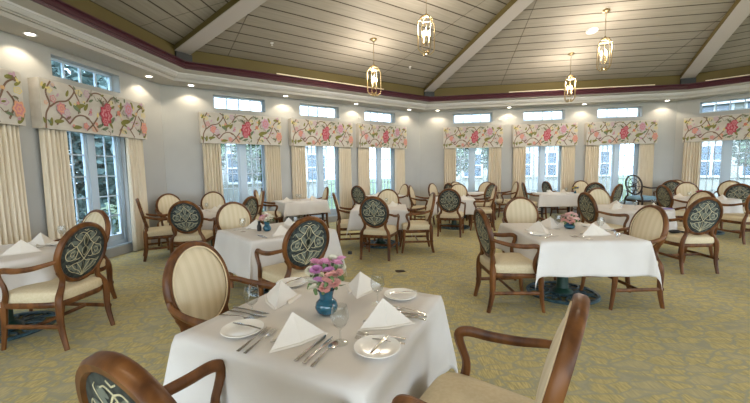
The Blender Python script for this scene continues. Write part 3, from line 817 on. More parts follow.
# ------------------------------------------------------------------ tables
def make_base():
    pass
def pedestal_table(x, y, rz, w, d, label, rnd=False):
    r = empty('pedestal_table', (x, y, 0), rz); r['category'] = 'table'; r['label'] = label
    q = MB()
    if rnd: q.lathe([(0, .66), (w / 2 - .01, .66), (w / 2, .67), (w / 2, .687), (0, .687)], 40)
    else: q.bbox((-w / 2 + .004, -d / 2 + .004, .66), (w / 2 - .004, d / 2 - .004, .687))
    q.build('tabletop', WOOD, r)
    q = MB(); q.lathe([(0, .03), (.11, .03), (.10, .05), (.062, .075), (.058, .12), (.058, .57), (.075, .61), (.16, .645), (.16, .661), (0, .661)], 24); o1 = q.build('column', IRON, r)
    q = MB(); R = .40 if w > .99 and not rnd and y < 3.9 else .36
    q.lathe([(R - .03, .004), (R, .004), (R + .004, .018), (R - .008, .03), (R - .03, .026), (R - .03, .004)], 40)
    q.lathe([(0, .003), (.12, .003), (.13, .03), (0, .034)], 24)
    for i in range(8):
        a = 2 * pi * i / 8
        def C(rr, an, z=.016): return (rr * cos(a + an), rr * sin(a + an), z)
        q.tube([C(.1, 0), C(.18, .16), C(.25, .30), C(.32, .22), C(.335, 0)], .010, n=3, sides=6)
        q.tube([C(.1, 0), C(.18, -.16), C(.25, -.30), C(.32, -.22), C(.335, 0)], .010, n=3, sides=6)
        q.tube([C(.16, 0), C(.21, .1), C(.26, 0), C(.21, -.1), C(.16, 0)], .008, n=3, sides=6)
    o2 = q.build('scroll_base', IRON2, r)
    if R > .4: o1.location = o2.location = (-.08, -.165, 0)
    return r
def leg_table(x, y, rz, w, d, label):
    r = empty('rectangular_table', (x, y, 0), rz); r['category'] = 'table'; r['label'] = label
    q = MB(); q.bbox((-w / 2 + .004, -d / 2 + .004, .66), (w / 2 - .004, d / 2 - .004, .687)); q.build('tabletop', WOOD, r)
    q = MB(); q.bbox((-w/2 + .06, -d/2 + .06, .605), (w/2 - .06, d/2 - .06, .659)); q.build('apron', BLACKLEG, r)
    for a in (-1, 1):
        for b in (-1, 1):
            q = MB(); q.sweep([(a * (w / 2 - .08), b * (d / 2 - .08), .605), (a * (w / 2 - .07), b * (d / 2 - .07), 0)], [.05, .035], [.05, .035], up=(1, 0, 0), n=1); q.build('leg', BLACKLEG, r)
    return r
def cloth_sq(x, y, rz, w, d, drop, label, seed=1, crease=True):
    rnd = random.Random(seed); ph = rnd.uniform(0, 6)
    n = 34; mb = MB(); W2, D2 = w / 2, d / 2; Z = .697
    def axis(h):
        inner = [-h + 2 * h * i / 14 for i in range(15)]
        ex = [drop * i / 14 for i in range(1, 15)]
        return [-h - e for e in reversed(ex)] + inner + [h + e for e in ex]
    U, V = axis(W2), axis(D2)
    def pos(u, v):
        eu = max(abs(u) - W2, 0); ev = max(abs(v) - D2, 0); su = 1 if u > 0 else -1; sv = 1 if v > 0 else -1
        cu = max(-W2, min(W2, u)); cv = max(-D2, min(D2, v))
        if eu == 0 and ev == 0: return Vector((cu, cv, Z))
        if ev == 0 or eu == 0:
            e = eu + ev; t = cv if ev == 0 else cu; hl = D2 if ev == 0 else W2
            k = e / drop; edge = max(0, 1 - abs(abs(t) - hl) / (.35 * hl))
            o = .006 + k * .012 + .014 * k * sin(t * 9 + ph + su * 1.3 + sv * 2) + .01 * k * sin(t * 21 + ph)
            o += .02 * k * edge ** 2
            o = max(o, .004)
            z = Z - e + .004
            rr = .012
            return Vector((cu + su * o, cv, z)) if ev == 0 else Vector((cu, cv + sv * o, z))
        # corner fold
        r = hypot(eu, ev); phi = atan2(ev, eu); r_ = min(r, drop * 1.42); k = r / drop
        s2 = sin(2 * phi)
        out = .006 + .012 * min(k, 1) + .02 * min(k, 1)
        f = .13 * r * s2
        px = cu + su * (out * (cos(phi) ** .5 if cos(phi) > 0 else 0) + f * .72); py = cv + sv * (out * (sin(phi) ** .5 if sin(phi) > 0 else 0) + f * .72)
        return Vector((px, py, Z - r * (1 - .05 * s2)))
    vs = [pos(u, v) for v in V for u in U]; N = len(U); fs = []
    for j in range(len(V) - 1):
        for i in range(N - 1): fs.append((j * N + i, j * N + i + 1, (j + 1) * N + i + 1, (j + 1) * N + i))
    mb.add(vs, fs); o = mb.build('tablecloth', LINEN, angle=1.4)
    md = o.modifiers.new('s', 'SOLIDIFY'); md.thickness = .003; md.offset = 0
    o.location = (x, y, 0); o.rotation_euler = (0, 0, rz)
    return tag(o, label, 'tablecloth', 'white linen tablecloths')
def cloth_round(x, y, R, drop, label, seed=1):
    mb = MB(); seg = 96; rings = [R * i / 6 for i in range(1, 7)]; vs = [Vector((0, 0, .697))]; fs = []
    lv = [(r, .697, 0) for r in rings] + [(R + .008, .697 - drop * i / 8, i / 8) for i in range(1, 9)]
    for r, z, k in lv:
        for i in range(seg):
            a = 2 * pi * i / seg; rr = r + k * (.035 + .045 * sin(9 * a + seed) + .015 * sin(17 * a)); vs.append(Vector((rr * cos(a), rr * sin(a), z)))
    for i in range(seg):
        j = (i + 1) % seg; fs.append((0, 1 + i, 1 + j))
        for k in range(len(lv) - 1): fs.append((1 + k * seg + i, 1 + (k + 1) * seg + i, 1 + (k + 1) * seg + j, 1 + k * seg + j))
    mb.add(vs, fs); o = mb.build('tablecloth', LINEN, angle=1.4); md = o.modifiers.new('s', 'SOLIDIFY'); md.thickness = .003; md.offset = 0
    o.location = (x, y, 0)
    return tag(o, label, 'tablecloth', 'white linen tablecloths')
TZ = .6995
KS = 1.09
def kpos(x, y):
    if y < 4.3: return (x * 1.055, y * 1.055, 1.06) if x < -2.6 else (x * KS, y * KS, KS)
    if 3.4 < x < 4.8 and 4.8 < y < 6.3: return (x + .15, y + .33, 1.0)
    return (x, y, 1.0)
TABLES = [
 ('sq', -.256, 1.651, -26, .905, .905, .42, 'foreground square table with the pink carnations'),
 ('sq', 2.045, 3.75, -2, .98, 1.145, .325, 'large square table on the right with pale pink flowers'),
 ('sq', -1.177, 4.10, -48.5, 1.0, 1.0, .42, 'square table with a small blue vase, left of centre'),
 ('sq', .09, 6.42, -3, .96, .96, .34, 'square table in the middle distance behind the centre black-backed chair'),
 ('sq', -2.87, 6.15, 34, .86, .86, .34, 'table in the left corner group of chairs'),
 ('sq', 1.86, 8.2, -10, .85, .85, .34, 'table right of centre behind the far black-backed chair'),
 ('sq', .30, 9.35, 30, .85, .75, .34, 'far table under the third back-left window'),
 ('leg', -1.78, 8.2, 37, 1.02, .78, .30, 'rectangular table under the back-left windows'),
 ('leg', 4.78, 9.2, -8, 1.05, .80, .32, 'rectangular table under the middle back wall window'),
 ('sq', 2.78, 9.88, -10, .66, .66, .32, 'smallest far table under the first back wall window'),
 ('rd', -3.36, 3.06, 0, 1.06, 1.06, .34, 'round table at the left edge of the picture'),
 ('rd', 4.2, 5.75, 0, 1.14, 1.14, .32, 'round table on the right between the cream and black-backed chairs'),
 ('rd', 6.72, 7.15, 0, 1.10, 1.10, .36, 'round table at the right edge with bright flowers'),
]
for i, (ty, x, y, a, w, d, drop, desc) in enumerate(TABLES):
    a_ = radians(a)
    lab = {'sq': 'pedestal of dark green iron under the cloth of the ', 'leg': 'black-legged ', 'rd': 'pedestal of dark green iron under the cloth of the '}[ty]
    if ty == 'leg': t = leg_table(x, y, a_, w, d, 'black-legged ' + desc)
    else: t = pedestal_table(x, y, a_, w, d, 'green iron pedestal ' + desc, ty == 'rd')
    t['group'] = 'cloth-covered dining tables'
    if ty == 'rd': cloth_round(x, y, w / 2 + .004, drop, 'white round tablecloth on the ' + desc, i)
    else: cloth_sq(x, y, a_, w + .004, d + .004, drop, 'white linen tablecloth on the ' + desc, i)

# ------------------------------------------------------------------ table ware
def napkin_src():
    q = MB(); W, H, B = .118, .102, .13
    # folded pyramid: two leaning front flaps with a gap plus a back fold; local -y is the front
    L, R_, A, K, F = (-W, -.02, 0), (W, -.02, 0), (0, .035, H), (0, B, 0), (0, -.035, 0)
    Li, Ri, Fi = (-W + .012, -.008, .0), (W - .012, -.008, .0), (0, -.012, 0)
    Lm = (-W * .5, -.012, H * .52); Rm = (W * .5, -.012, H * .52)
    vs = [L, R_, A, K, F, (-.006, -.005, H * .5), (.006, -.005, H * .5)]
    q.add(vs, [(0, 4, 2), (4, 1, 2), (1, 3, 2), (3, 0, 2), (0, 3, 1, 4)])
    # hemmed lower edge layers
    q.add([(-W - .004, -.026, 0), (0, -.043, 0), (W + .004, -.026, 0), (W, -.02, .006), (0, -.037, .006), (-W, -.02, .006)], [(0, 1, 4, 5), (1, 2, 3, 4), (5, 4, 3), (0, 2, 1)])
    q.add([(0, B + .01, 0), (W * .75, .05, 0), (W * .7, .045, .012), (0, B, .014), (-W * .7, .045, .012), (-W * .75, .05, 0)], [(0, 1, 2, 3), (0, 3, 4, 5), (1, 0, 5), (2, 4, 3), (1, 5, 4, 2)])
    o = q.build('folded_napkin', NAPK, smooth=False)
    md = o.modifiers.new('b', 'BEVEL'); md.width = .003; md.segments = 2
    o['category'] = 'napkin'
    return o
NAP = napkin_src()
PL = MB().lathe([(0, .004), (.045, .004), (.05, 0), (.055, .003), (.06, .005), (.082, .012), (.084, .014), (.082, .016), (.062, .009), (.05, .007), (0, .007)], 40).build('bread_plate', CHINA); PL['category'] = 'plate'
def fork_src():
    q = MB(); L = .19
    q.sweep([(0, -.095, .006), (0, -.05, .008), (0, 0, .011), (0, .03, .009)], [.014, .011, .006, .006], [.003, .003, .003, .003], n=4)
    q.sweep([(0, .028, .009), (0, .04, .006), (0, .055, .005)], [.006, .018, .022], .0025, n=3)
    for i in range(4):
        x = -.0093 + .0062 * i; q.sweep([(x, .052, .005), (x, .075, .006), (x, .095, .009)], [.0035, .003, .002], [.0025, .002, .0015], n=2)
    return q.build('dinner_fork', STEEL)
def knife_src():
    q = MB()
    q.sweep([(0, -.10, .005), (0, -.05, .006), (0, -.005, .005)], [.013, .012, .009], [.007, .007, .005], n=3)
    q.sweep([(0, -.005, .005), (.001, .03, .004), (.002, .075, .003), (-.002, .10, .003)], [.010, .017, .016, .004], [.004, .0018, .0015, .001], n=4)
    return q.build('dinner_knife', STEEL)
def spoon_src():
    q = MB()
    q.sweep([(0, -.085, .005), (0, -.04, .008), (0, .02, .011), (0, .04, .007)], [.013, .010, .006, .007], [.003, .003, .003, .003], n=4)
    q.sweep([(0, .036, .007), (0, .048, .0045), (0, .065, .003), (0, .08, .0045), (0, .09, .008)], [.006, .026, .034, .026, .008], [.003, .003, .0035, .003, .002], n=4)
    return q.build('spoon', STEEL)
FK, KN, SP = fork_src(), knife_src(), spoon_src()
for o in (FK, KN, SP): o['category'] = {'dinner_fork': 'fork', 'dinner_knife': 'knife', 'spoon': 'spoon'}[o.name]
BK = MB().sweep([(0, -.075, .003), (0, -.02, .005), (0, .01, .003)], [.011, .010, .007], [.004, .005, .004], n=3).sweep([(0, .01, .003), (.001, .04, .003), (-.001, .07, .002)], [.010, .016, .005], .0018, n=3).build('butter_knife', STEEL); BK['category'] = 'knife'
GL = MB().lathe([(0, .001), (.034, .0015), (.035, .003), (.006, .007), (.004, .015), (.004, .06), (.010, .068), (.028, .085), (.037, .11), (.037, .13), (.031, .168), (.0302, .168), (.036, .13), (.0355, .11), (.026, .087), (.006, .071), (0, .070)], 32).build('wine_glass', GLASS)
GL.data.transform(Matrix.Scale(.86, 4)); GL['category'] = 'glass'

def item(src, x, y, deg, label, group=None, z=TZ, sc=None):
    x, y, k = kpos(x, y); sc = tuple(k * q for q in (sc or (1, 1, 1))); z = TZ + (z - TZ) * k
    return place(src, USED, (x, y, z), radians(deg), label, group, sc)
FT = 'foreground table'
# foreground table: napkins (front faces the seat)
item(NAP, -.300, 1.262, 38, 'ivory pyramid napkin at the near-left side of the foreground table, nearest the camera', 'pyramid napkins on the foreground table')
item(NAP, .035, 1.385, 14, 'ivory pyramid napkin right of the wine glass on the foreground table', 'pyramid napkins on the foreground table')
item(NAP, -.055, 1.79, 58, 'ivory pyramid napkin behind the carnations on the foreground table', 'pyramid napkins on the foreground table')
item(NAP, -.50, 1.665, -62, 'ivory pyramid napkin left of the carnations on the foreground table', 'pyramid napkins on the foreground table')
for x, y, lab, kn in ((-.535, 1.345, 'at the near-left corner of the foreground table', 65), (.0, 1.185, 'at the near-right corner of the foreground table, cut by the cutlery', -25),
                  (.12, 1.70, 'at the far-right corner of the foreground table', 100), (-.475, 1.915, 'at the far-left corner of the foreground table', -30)):
    item(PL, x, y, 0, 'white china bread plate ' + lab, 'bread plates on the foreground table')
    item(BK, x + .01, y + .01, kn, 'small butter knife lying on the bread plate ' + lab.split(',')[0], None, TZ + .0165)
def seg_item(src, a, b, label, group):
    cx, cy = (a[0] + b[0]) / 2, (a[1] + b[1]) / 2; an = math.degrees(atan2(b[1] - a[1], b[0] - a[0])) - 90
    item(src, cx, cy, an, label, group)
G1 = 'cutlery on the foreground table'
seg_item(KN, (-.275, 1.11), (-.195, 1.30), 'dinner knife just right of the nearest napkin, leftmost of three pieces', G1)
seg_item(KN, (-.245, 1.09), (-.165, 1.29), 'dinner knife between the other knife and the spoon at the near edge', G1)
seg_item(SP, (-.215, 1.07), (-.150, 1.24), 'spoon nearest the wine glass at the near edge of the foreground table', G1)
seg_item(FK, (-.49, 1.18), (-.435, 1.36), 'dinner fork beside the near-left bread plate, the left one of a pair', G1)
seg_item(FK, (-.46, 1.165), (-.405, 1.345), 'dinner fork beside the nearest napkin, the right one of a pair', G1)
seg_item(SP, (-.69, 1.50), (-.53, 1.45), 'spoon left of the wine glass at the left edge of the foreground table', G1)
seg_item(KN, (-.67, 1.545), (-.48, 1.475), 'dinner knife in the middle of the left-edge cutlery of the foreground table', G1)
seg_item(KN, (-.665, 1.58), (-.48, 1.51), 'dinner knife nearest the left napkin of the foreground table', G1)
seg_item(FK, (.10, 1.25), (-.07, 1.30), 'dinner fork in front of the right napkin of the foreground table', G1)
seg_item(FK, (.095, 1.215), (-.075, 1.265), 'dinner fork touching the near-right bread plate of the foreground table', G1)
seg_item(SP, (.21, 1.475), (.075, 1.56), 'spoon at the right edge of the foreground table behind the right napkin', G1)
seg_item(KN, (.20, 1.45), (.045, 1.53), 'dinner knife at the right edge of the foreground table, behind the right napkin', G1)
seg_item(KN, (.19, 1.42), (.04, 1.50), 'dinner knife closest to the right napkin at the right edge of the foreground table', G1)
G2 = 'wine glasses on the foreground table'
item(GL, -.135, 1.235, 0, 'clear wine glass at the front of the foreground table, between two napkins', G2)
item(GL, -.54, 1.47, 0, 'clear wine glass at the left side of the foreground table', G2)
item(GL, .005, 1.60, 0, 'clear wine glass between the two right-hand napkins of the foreground table', G2)
item(GL, -.33, 1.87, 0, 'clear wine glass behind the carnations, mostly hidden', G2)

# vases and flowers
def vase_src():
    r = empty('flower_vase'); r['category'] = 'vase'
    MB().lathe([(0, .0), (.026, .001), (.044, .014), (.051, .034), (.045, .055), (.030, .070), (.029, .082), (.034, .102), (.039, .110), (.035, .110), (.023, .09), (.02, .08), (0, .078)], 32).build('vase_body', BLUEGL, r)
    q = MB(); rnd = random.Random(2)
    for i in range(12):
        a = 2 * pi * i / 12; q.tube([(.004 * cos(a), .004 * sin(a), .08), (.015 * cos(a), .015 * sin(a), .12), (.045 * cos(a), .045 * sin(a), .165)], .0018, sides=5)
    for i in range(10):
        a = rnd.uniform(0, 6.28); R_ = rnd.uniform(.04, .075); z = rnd.uniform(.13, .19)
        d = Vector((cos(a), sin(a), 0)); s = Vector((-sin(a), cos(a), 0)); p = d * R_ + Vector((0, 0, z))
        q.add([p - d * .022, p + s * .008, p + d * .024 + Vector((0, 0, .008)), p - s * .008], [(0, 1, 2, 3)])
    q.build('stems', mat('stem_green', (.07, .14, .03), .6), r)
    return r
VS = vase_src()
FCOL = {'pink': mat('carnation_pink', (.80, .40, .56), .7), 'salmon': mat('carnation_salmon', (.86, .48, .43), .7), 'mauve': mat('carnation_mauve', (.66, .30, .54), .7), 'white': mat('carnation_cream', (.80, .76, .62), .7),
        'pale pink': mat('rose_pale_pink', (.82, .55, .50), .7), 'yellow': mat('blossom_yellow', (.75, .55, .05), .7), 'magenta': mat('blossom_magenta', (.55, .02, .18), .7), 'red': mat('blossom_coral', (.75, .12, .12), .7), 'blue': mat('blossom_blue', (.04, .10, .42), .7)}
def carnation(m, seed):
    rnd = random.Random(seed); q = MB()
    q.lathe([(0, -.026), (.006, -.024), (.008, -.006), (.004, 0), (0, 0)], 8, m=1)
    for ring, (n, tilt, L) in enumerate(((9, .25, .024), (8, .65, .022), (7, 1.0, .019), (4, 1.35, .015))):
        for i in range(n):
            a = 2 * pi * (i + .5 * (ring % 2)) / n + rnd.uniform(-.1, .1); t = tilt + rnd.uniform(-.12, .12)
            d = Vector((cos(a) * cos(t), sin(a) * cos(t), sin(t))); s = Vector((-sin(a), cos(a), 0)); u = d.cross(s) * -1
            vs = [Vector((0, 0, -.002))]
            m_ = 5
            for j in range(m_):
                e = (j / (m_ - 1) - .5) * 2; vs.append(d * L * (.6 - .05 * e * e) + s * e * L * .34)
            for j in range(m_ * 2 - 1):
                e = (j / (m_ * 2 - 2) - .5) * 2; vs.append(d * L * (1.0 - .12 * e * e + (.09 if j % 2 else -.04)) + s * e * L * .52 + u * (.0022 if j % 2 else -.0022))
            fs = [(0, 1 + j, 2 + j) for j in range(m_ - 1)]
            for j in range(m_ - 1):
                b = 1 + m_ + 2 * j; fs += [(1 + j, b, b + 1), (1 + j, b + 1, 2 + j), (2 + j, b + 1, b + 2)]
            q.add(vs, fs, 0)
    return q.build('carnation', [m, mat('calyx_green', (.10, .16, .05), .6)] if 'calyx_green' not in bpy.data.materials else [m, bpy.data.materials['calyx_green']], angle=1.2)
_fl = {}
def flower(col, x, y, z, label, group, sc=1.0, tilt=(0, 0), name='carnation', cat='flower', LST=[]):
    if col not in _fl:
        _fl[col] = [carnation(FCOL[col], hash(len(_fl)) % 97), False]
    o, u = _fl[col]; x, y, k = kpos(x, y); sc *= k; z = TZ + (z - TZ) * k
    if u: o = o.copy(); COL.objects.link(o)
    _fl[col][1] = True
    o.location = (x, y, z); o.scale = (sc,) * 3; o.rotation_euler = (tilt[0], tilt[1], random.Random(x + y).uniform(0, 6)); o.name = name
    tag(o, label, cat, group); LST.append(o); return o
vx, vy = -.222, 1.505
item(VS, vx, vy, 0, 'round-bodied blue glass vase holding carnations on the foreground table')
fl_list = [('white', -.062, -.03, .150), ('white', -.068, .02, .185), ('white', -.04, -.055, .135), ('mauve', -.035, -.03, .205), ('mauve', -.02, -.055, .165), ('pink', .0, -.02, .235), ('mauve', .02, -.045, .205), ('pink', -.045, .015, .225), ('pink', .05, -.005, .225),
           ('salmon', .015, -.065, .165), ('salmon', .045, -.05, .150), ('salmon', .03, -.06, .190), ('salmon', .0, -.062, .135), ('white', .065, .0, .175), ('white', .03, .03, .235), ('mauve', .0, .03, .22), ('pink', -.01, .055, .2), ('white', .06, .03, .2), ('pink', .062, .035, .23), ('white', -.055, .05, .16), ('salmon', .055, -.02, .185)]
for c, dx, dy, dz in fl_list:
    side = 'left' if dx < -.015 else ('right' if dx > .025 else 'middle')
    hgt = 'high' if dz > .19 else 'low'
    flower(c, vx + dx * 1.0, vy + dy, TZ + dz, '%s carnation %s on the %s of the foreground bouquet' % ({'white': 'creamy white'}.get(c, c), hgt, side), 'carnations in the foreground vase', 1.15, (-dy * 7, dx * 7))

# large right table
T2D_ = 'large pink-flower table'
for x, y, a, lab in ((1.66, 3.42, 65, 'at the left place of the '), (1.87, 3.72, 160, 'at the far place of the '), (2.03, 3.19, 5, 'at the near place of the '), (2.22, 3.50, -100, 'at the right place of the ')):
    item(NAP, x, y, a, 'ivory pyramid napkin ' + lab + T2D_, 'pyramid napkins on the large right table', sc=(1.3, 1.3, 1.05))
for x, y, lab in ((1.85, 3.52, 'left of the flower bowl on the '), (2.17, 3.34, 'between the right-hand napkins of the ')):
    item(GL, x, y, 0, 'clear wine glass ' + lab + T2D_, 'wine glasses on the large right table')
for x, y, a, src, lab in ((1.60, 3.13, -60, KN, 'dinner knife at the near-left corner of the '), (1.57, 3.20, -60, SP, 'spoon at the left side of the '), (1.84, 3.06, 20, FK, 'fork left of the near napkin on the '), (1.80, 3.05, 20, FK, 'leftmost fork at the near edge of the '),
                     (2.20, 3.15, -35, KN, 'dinner knife right of the near napkin on the '), (2.24, 3.17, -35, SP, 'spoon at the near-right corner of the '), (2.27, 3.28, -35, FK, 'fork in front of the right napkin on the ')):
    item(src, x, y, a, lab + T2D_, 'cutlery on the large right table')
for x, y, lab in ((1.52, 3.25, 'near-left'), (2.27, 3.66, 'far-right')):
    item(PL, x, y, 0, 'white bread plate at the %s corner of the %s' % (lab, T2D_), 'bread plates on the large right table')
item(VS, 1.99, 3.55, 0, 'low blue glass vase of pale pink flowers on the large right table', sc=(1.05, 1.05, .72))
for i in range(17):
    a = i * 2.4; R_ = .018 * sqrt(i); dz = .135 - R_ * .9 + .02 * (i % 3)
    side = 'left' if cos(a) * R_ < -.02 else ('right' if cos(a) * R_ > .02 else 'centre')
    flower('pale pink' if i % 3 else 'salmon', 1.99 + R_ * cos(a), 3.55 + R_ * sin(a), TZ + dz, '%s rose at the %s of the bunch on the large pink-flower table' % ('pale pink' if i % 3 else 'salmon pink', side), 'pink roses on the large right table', 1.3, (-sin(a) * .6, cos(a) * .6), 'rose')

# blue-vase table
BT = 'blue-vase table left of centre'
for x, y, a, lab in ((-1.36, 3.93, -140, 'at the far-left place of the '), (-.93, 3.45, 42, 'at the right place of the '), (-.98, 4.05, 130, 'at the far-right place of the ')):
    item(NAP, x, y, a, 'ivory pyramid napkin ' + lab + BT, 'pyramid napkins on the blue-vase table')
for x, y, lab in ((-1.40, 3.66, 'at the left side of the '), (-.86, 3.72, 'at the right side of the ')):
    item(GL, x, y, 0, 'clear wine glass ' + lab + BT, 'wine glasses on the blue-vase table')
for x, y, a, src, lab in ((-1.13, 3.38, 35, KN, 'dinner knife nearest the front corner of the '), (-1.08, 3.34, 35, SP, 'spoon nearest the front corner of the '), (-1.45, 3.78, -50, FK, 'fork at the left side of the ')):
    item(src, x, y, a, lab + BT, 'cutlery on the blue-vase table')
item(VS, -1.15, 3.68, 0, 'small dark blue vase with white and mauve blooms left of centre', sc=(.85, .85, .9))
for i in range(11):
    a = i * 2.4; R_ = .02 * sqrt(i); side = 'left' if cos(a) * R_ < -.02 else ('right' if cos(a) * R_ > .02 else 'centre')
    c = ('white', 'white', 'pale pink', 'white', 'mauve')[i % 5]
    flower(c, -1.15 + R_ * cos(a), 3.68 + R_ * sin(a), TZ + .175 - R_ * .7, '%s bloom at the %s of the small bunch left of centre' % ({'white': 'cream'}.get(c, c), side), 'blooms in the small blue vase', 1.4, (-sin(a) * .6, cos(a) * .6), 'blossom')
item(RB := MB().lathe([(0, 0), (.022, .001), (.024, .05), (.014, .075), (.012, .10), (.016, .105), (0, .11)], 16).build('pepper_mill', RUBBER), -1.24, 3.70, 0, 'small dark pepper mill beside the small blue vase'); RB['category'] = 'pepper mill'

# other tables
LT = 'round table at the left edge'
for x, y, a, lab in ((-2.98, 2.90, 40, 'front'), (-3.14, 3.30, 120, 'rear')):
    item(NAP, x, y, a, 'ivory pyramid napkin, %s one on the %s' % (lab, LT), 'pyramid napkins on the round left table', sc=(1.1,) * 3)
for x, y, lab in ((-3.33, 3.02, 'left of the napkins on the '), (-3.13, 3.46, 'behind the napkins on the ')):
    item(GL, x, y, 0, 'clear wine glass ' + lab + LT, 'wine glasses on the round left table')
for x, y, a, src, lab in ((-3.05, 2.70, -75, KN, 'dinner knife in front of the napkins on the '), (-2.96, 3.12, 100, SP, 'spoon right of the napkins on the '), (-3.25, 2.75, -80, FK, 'fork at the near side of the ')):
    item(src, x, y, a, lab + LT, 'cutlery on the round left table')
item(PL, -2.99, 3.25, 0, 'white bread plate right of the napkins on the ' + LT); item(PL, -3.45, 2.85, 0, 'white bread plate left of the napkins on the ' + LT)

def far_set(desc, naps, glasses, plates=()):
    for x, y, a, lab in naps: item(NAP, x, y, a, 'ivory pyramid napkin %s the %s' % (lab, desc), 'pyramid napkins on the ' + desc)
    for x, y, lab in glasses: item(GL, x, y, 0, 'clear wine glass %s the %s' % (lab, desc), 'wine glasses on the ' + desc)
    for x, y, lab in plates: item(PL, x, y, 0, 'white bread plate %s the %s' % (lab, desc), 'bread plates on the ' + desc)
far_set('central table behind the black-backed armchair', [(.34, 6.52, 20, 'at the right side of'), (-.2, 6.60, -60, 'at the left side of'), (.1, 6.92, 170, 'at the far side of')], [(.22, 6.70, 'beside the right napkin of'), (-.05, 6.45, 'at the near side of')], [(.38, 6.85, 'at the far-right corner of')])
far_set('left corner table', [(-2.78, 6.05, 20, 'nearest the camera on'), (-2.82, 6.42, 130, 'at the far side of'), (-3.15, 6.1, -70, 'at the left side of')], [(-3.02, 6.25, 'left of the middle of'), (-2.62, 6.2, 'at the right side of'), (-2.95, 5.85, 'at the near side of')], [(-3.08, 5.92, 'at the near-left corner of')])
far_set('far table right of centre', [(2.0, 7.8, 20, 'at the near-right side of'), (1.75, 8.25, 150, 'at the far side of'), (1.55, 7.85, -60, 'at the left side of')], [(1.85, 7.95, 'in the middle of')])
far_set('far table under the third back-left window', [(.1, 9.3, 10, 'at the left side of'), (.5, 9.4, 90, 'at the right side of')], [(.3, 9.2, 'at the near side of'), (.35, 9.5, 'at the far side of')])
far_set('rectangular table under the back-left windows', [(-2.0, 7.92, 20, 'at the left end of'), (-1.48, 8.38, 60, 'at the right end of')], [(-1.83, 8.2, 'in the middle of'), (-1.73, 8.05, 'right of the left napkin on')])
far_set('table under the middle back wall window', [(4.55, 9.05, 10, 'at the left end of'), (5.05, 9.3, 80, 'at the right end of')], [(4.75, 9.2, 'in the middle of'), (4.95, 9.05, 'at the near side of')], [(4.85, 8.95, 'at the near edge of')])
far_set('round table on the right', [(3.72, 5.25, 10, 'at the left side of'), (4.30, 5.18, 30, 'nearest the black-backed armchair on'), (4.05, 5.75, 160, 'at the far side of')], [(4.40, 5.36, 'at the right side of'), (3.98, 5.2, 'at the near side of'), (4.0, 5.55, 'near the middle of')], [(4.12, 5.08, 'at the near edge of')])
far_set('round table at the right edge', [(6.62, 6.78, 20, 'at the near-left side of'), (6.88, 6.86, 30, 'at the near-right side of'), (6.4, 7.35, -60, 'at the left side of')], [(6.35, 7.05, 'at the left side of'), (6.8, 7.1, 'near the middle of')])
def bunch(x, y, cols, desc, n, z0=.12, rad=.02, vsc=.6):
    item(VS, x, y, 0, 'small vase holding the ' + desc, sc=(vsc, vsc, vsc))
    for i in range(n):
        a = i * 2.4; R_ = rad * sqrt(i); c = cols[i % len(cols)]
        side = 'left' if cos(a) * R_ < -.018 else ('right' if cos(a) * R_ > .018 else 'centre')
        flower(c, x + R_ * cos(a), y + R_ * sin(a), TZ + z0 - R_ * .5, '%s blossom at the %s of the %s' % (c, side, desc), desc, 1.3, (-sin(a) * .5, cos(a) * .5), 'blossom')
bunch(6.55, 7.02, ['magenta', 'red'], 'magenta and coral flowers on the right table', 8, .16, .026)
bunch(5.16, 9.0, ['yellow', 'blue'], 'yellow and blue flowers on the far table', 9, .17, .024)
o = MB().lathe([(0, 0), (.05, 0), (.062, .02), (.06, .045), (.05, .045), (.05, .02), (0, .015)], 20).build('blue_bowl', mat('cobalt_glaze', (.03, .08, .35), .2)); o.location = (6.66, 6.9, TZ); tag(o, 'small cobalt blue bowl on the right-edge round table', 'bowl')
o = MB().lathe([(0, 0), (.04, 0), (.045, .07), (.042, .07), (.038, .01), (0, .01)], 20).build('sugar_cup', CHINA); o.location = (4.62, 9.3, TZ); tag(o, 'white china cup on the long table under the middle back wall window', 'cup')
q = MB(); q.sweep([(-.08, 0, .0125), (.08, .02, .0125)], .09, .02, n=1, rnd=.3)
o = q.build('purple_napkin', mat('lilac_linen', (.25, .20, .45), .8)); o.location = (4.55, 5.43, TZ - .001); tag(o, 'folded lilac napkin beside the black-backed armchair on the round table', 'napkin')

# pouch on the seat of the right black-backed chair
q = MB(); q.ball((0, 0, .022), .055, 18, 8, sc=(1.5, .9, .4)); q.tube([(.07, 0, .02), (.13, .05, .012), (.18, -.01, .010), (.12, -.06, .010), (.06, -.03, .018)], .007, n=5, sides=8)
o = q.build('strap_pouch', RUBBER); o.location = (3.98, 4.60, .488); tag(o, 'small black pouch with a looped strap on the seat of the right black-backed armchair', 'pouch')

# floor outlets
o = MB().sweep([(-.06, 0, .004), (.06, 0, .004)], .10, .008, n=1).build('floor_outlet', mat('bronze_plate', (.05, .03, .02), .4, metal=.6)); o.location = (.33, 4.68, 0); o.rotation_euler = (0, 0, .2); tag(o, 'rectangular bronze floor outlet cover in the carpet right of centre', 'outlet')
o = MB().lathe([(0, 0), (.035, 0), (.038, .02), (.03, .045), (0, .05)], 20).build('floor_socket', RUBBER); o.location = (-.43, 5.72, 0); tag(o, 'small round black knob on the carpet left of the central table', 'knob')

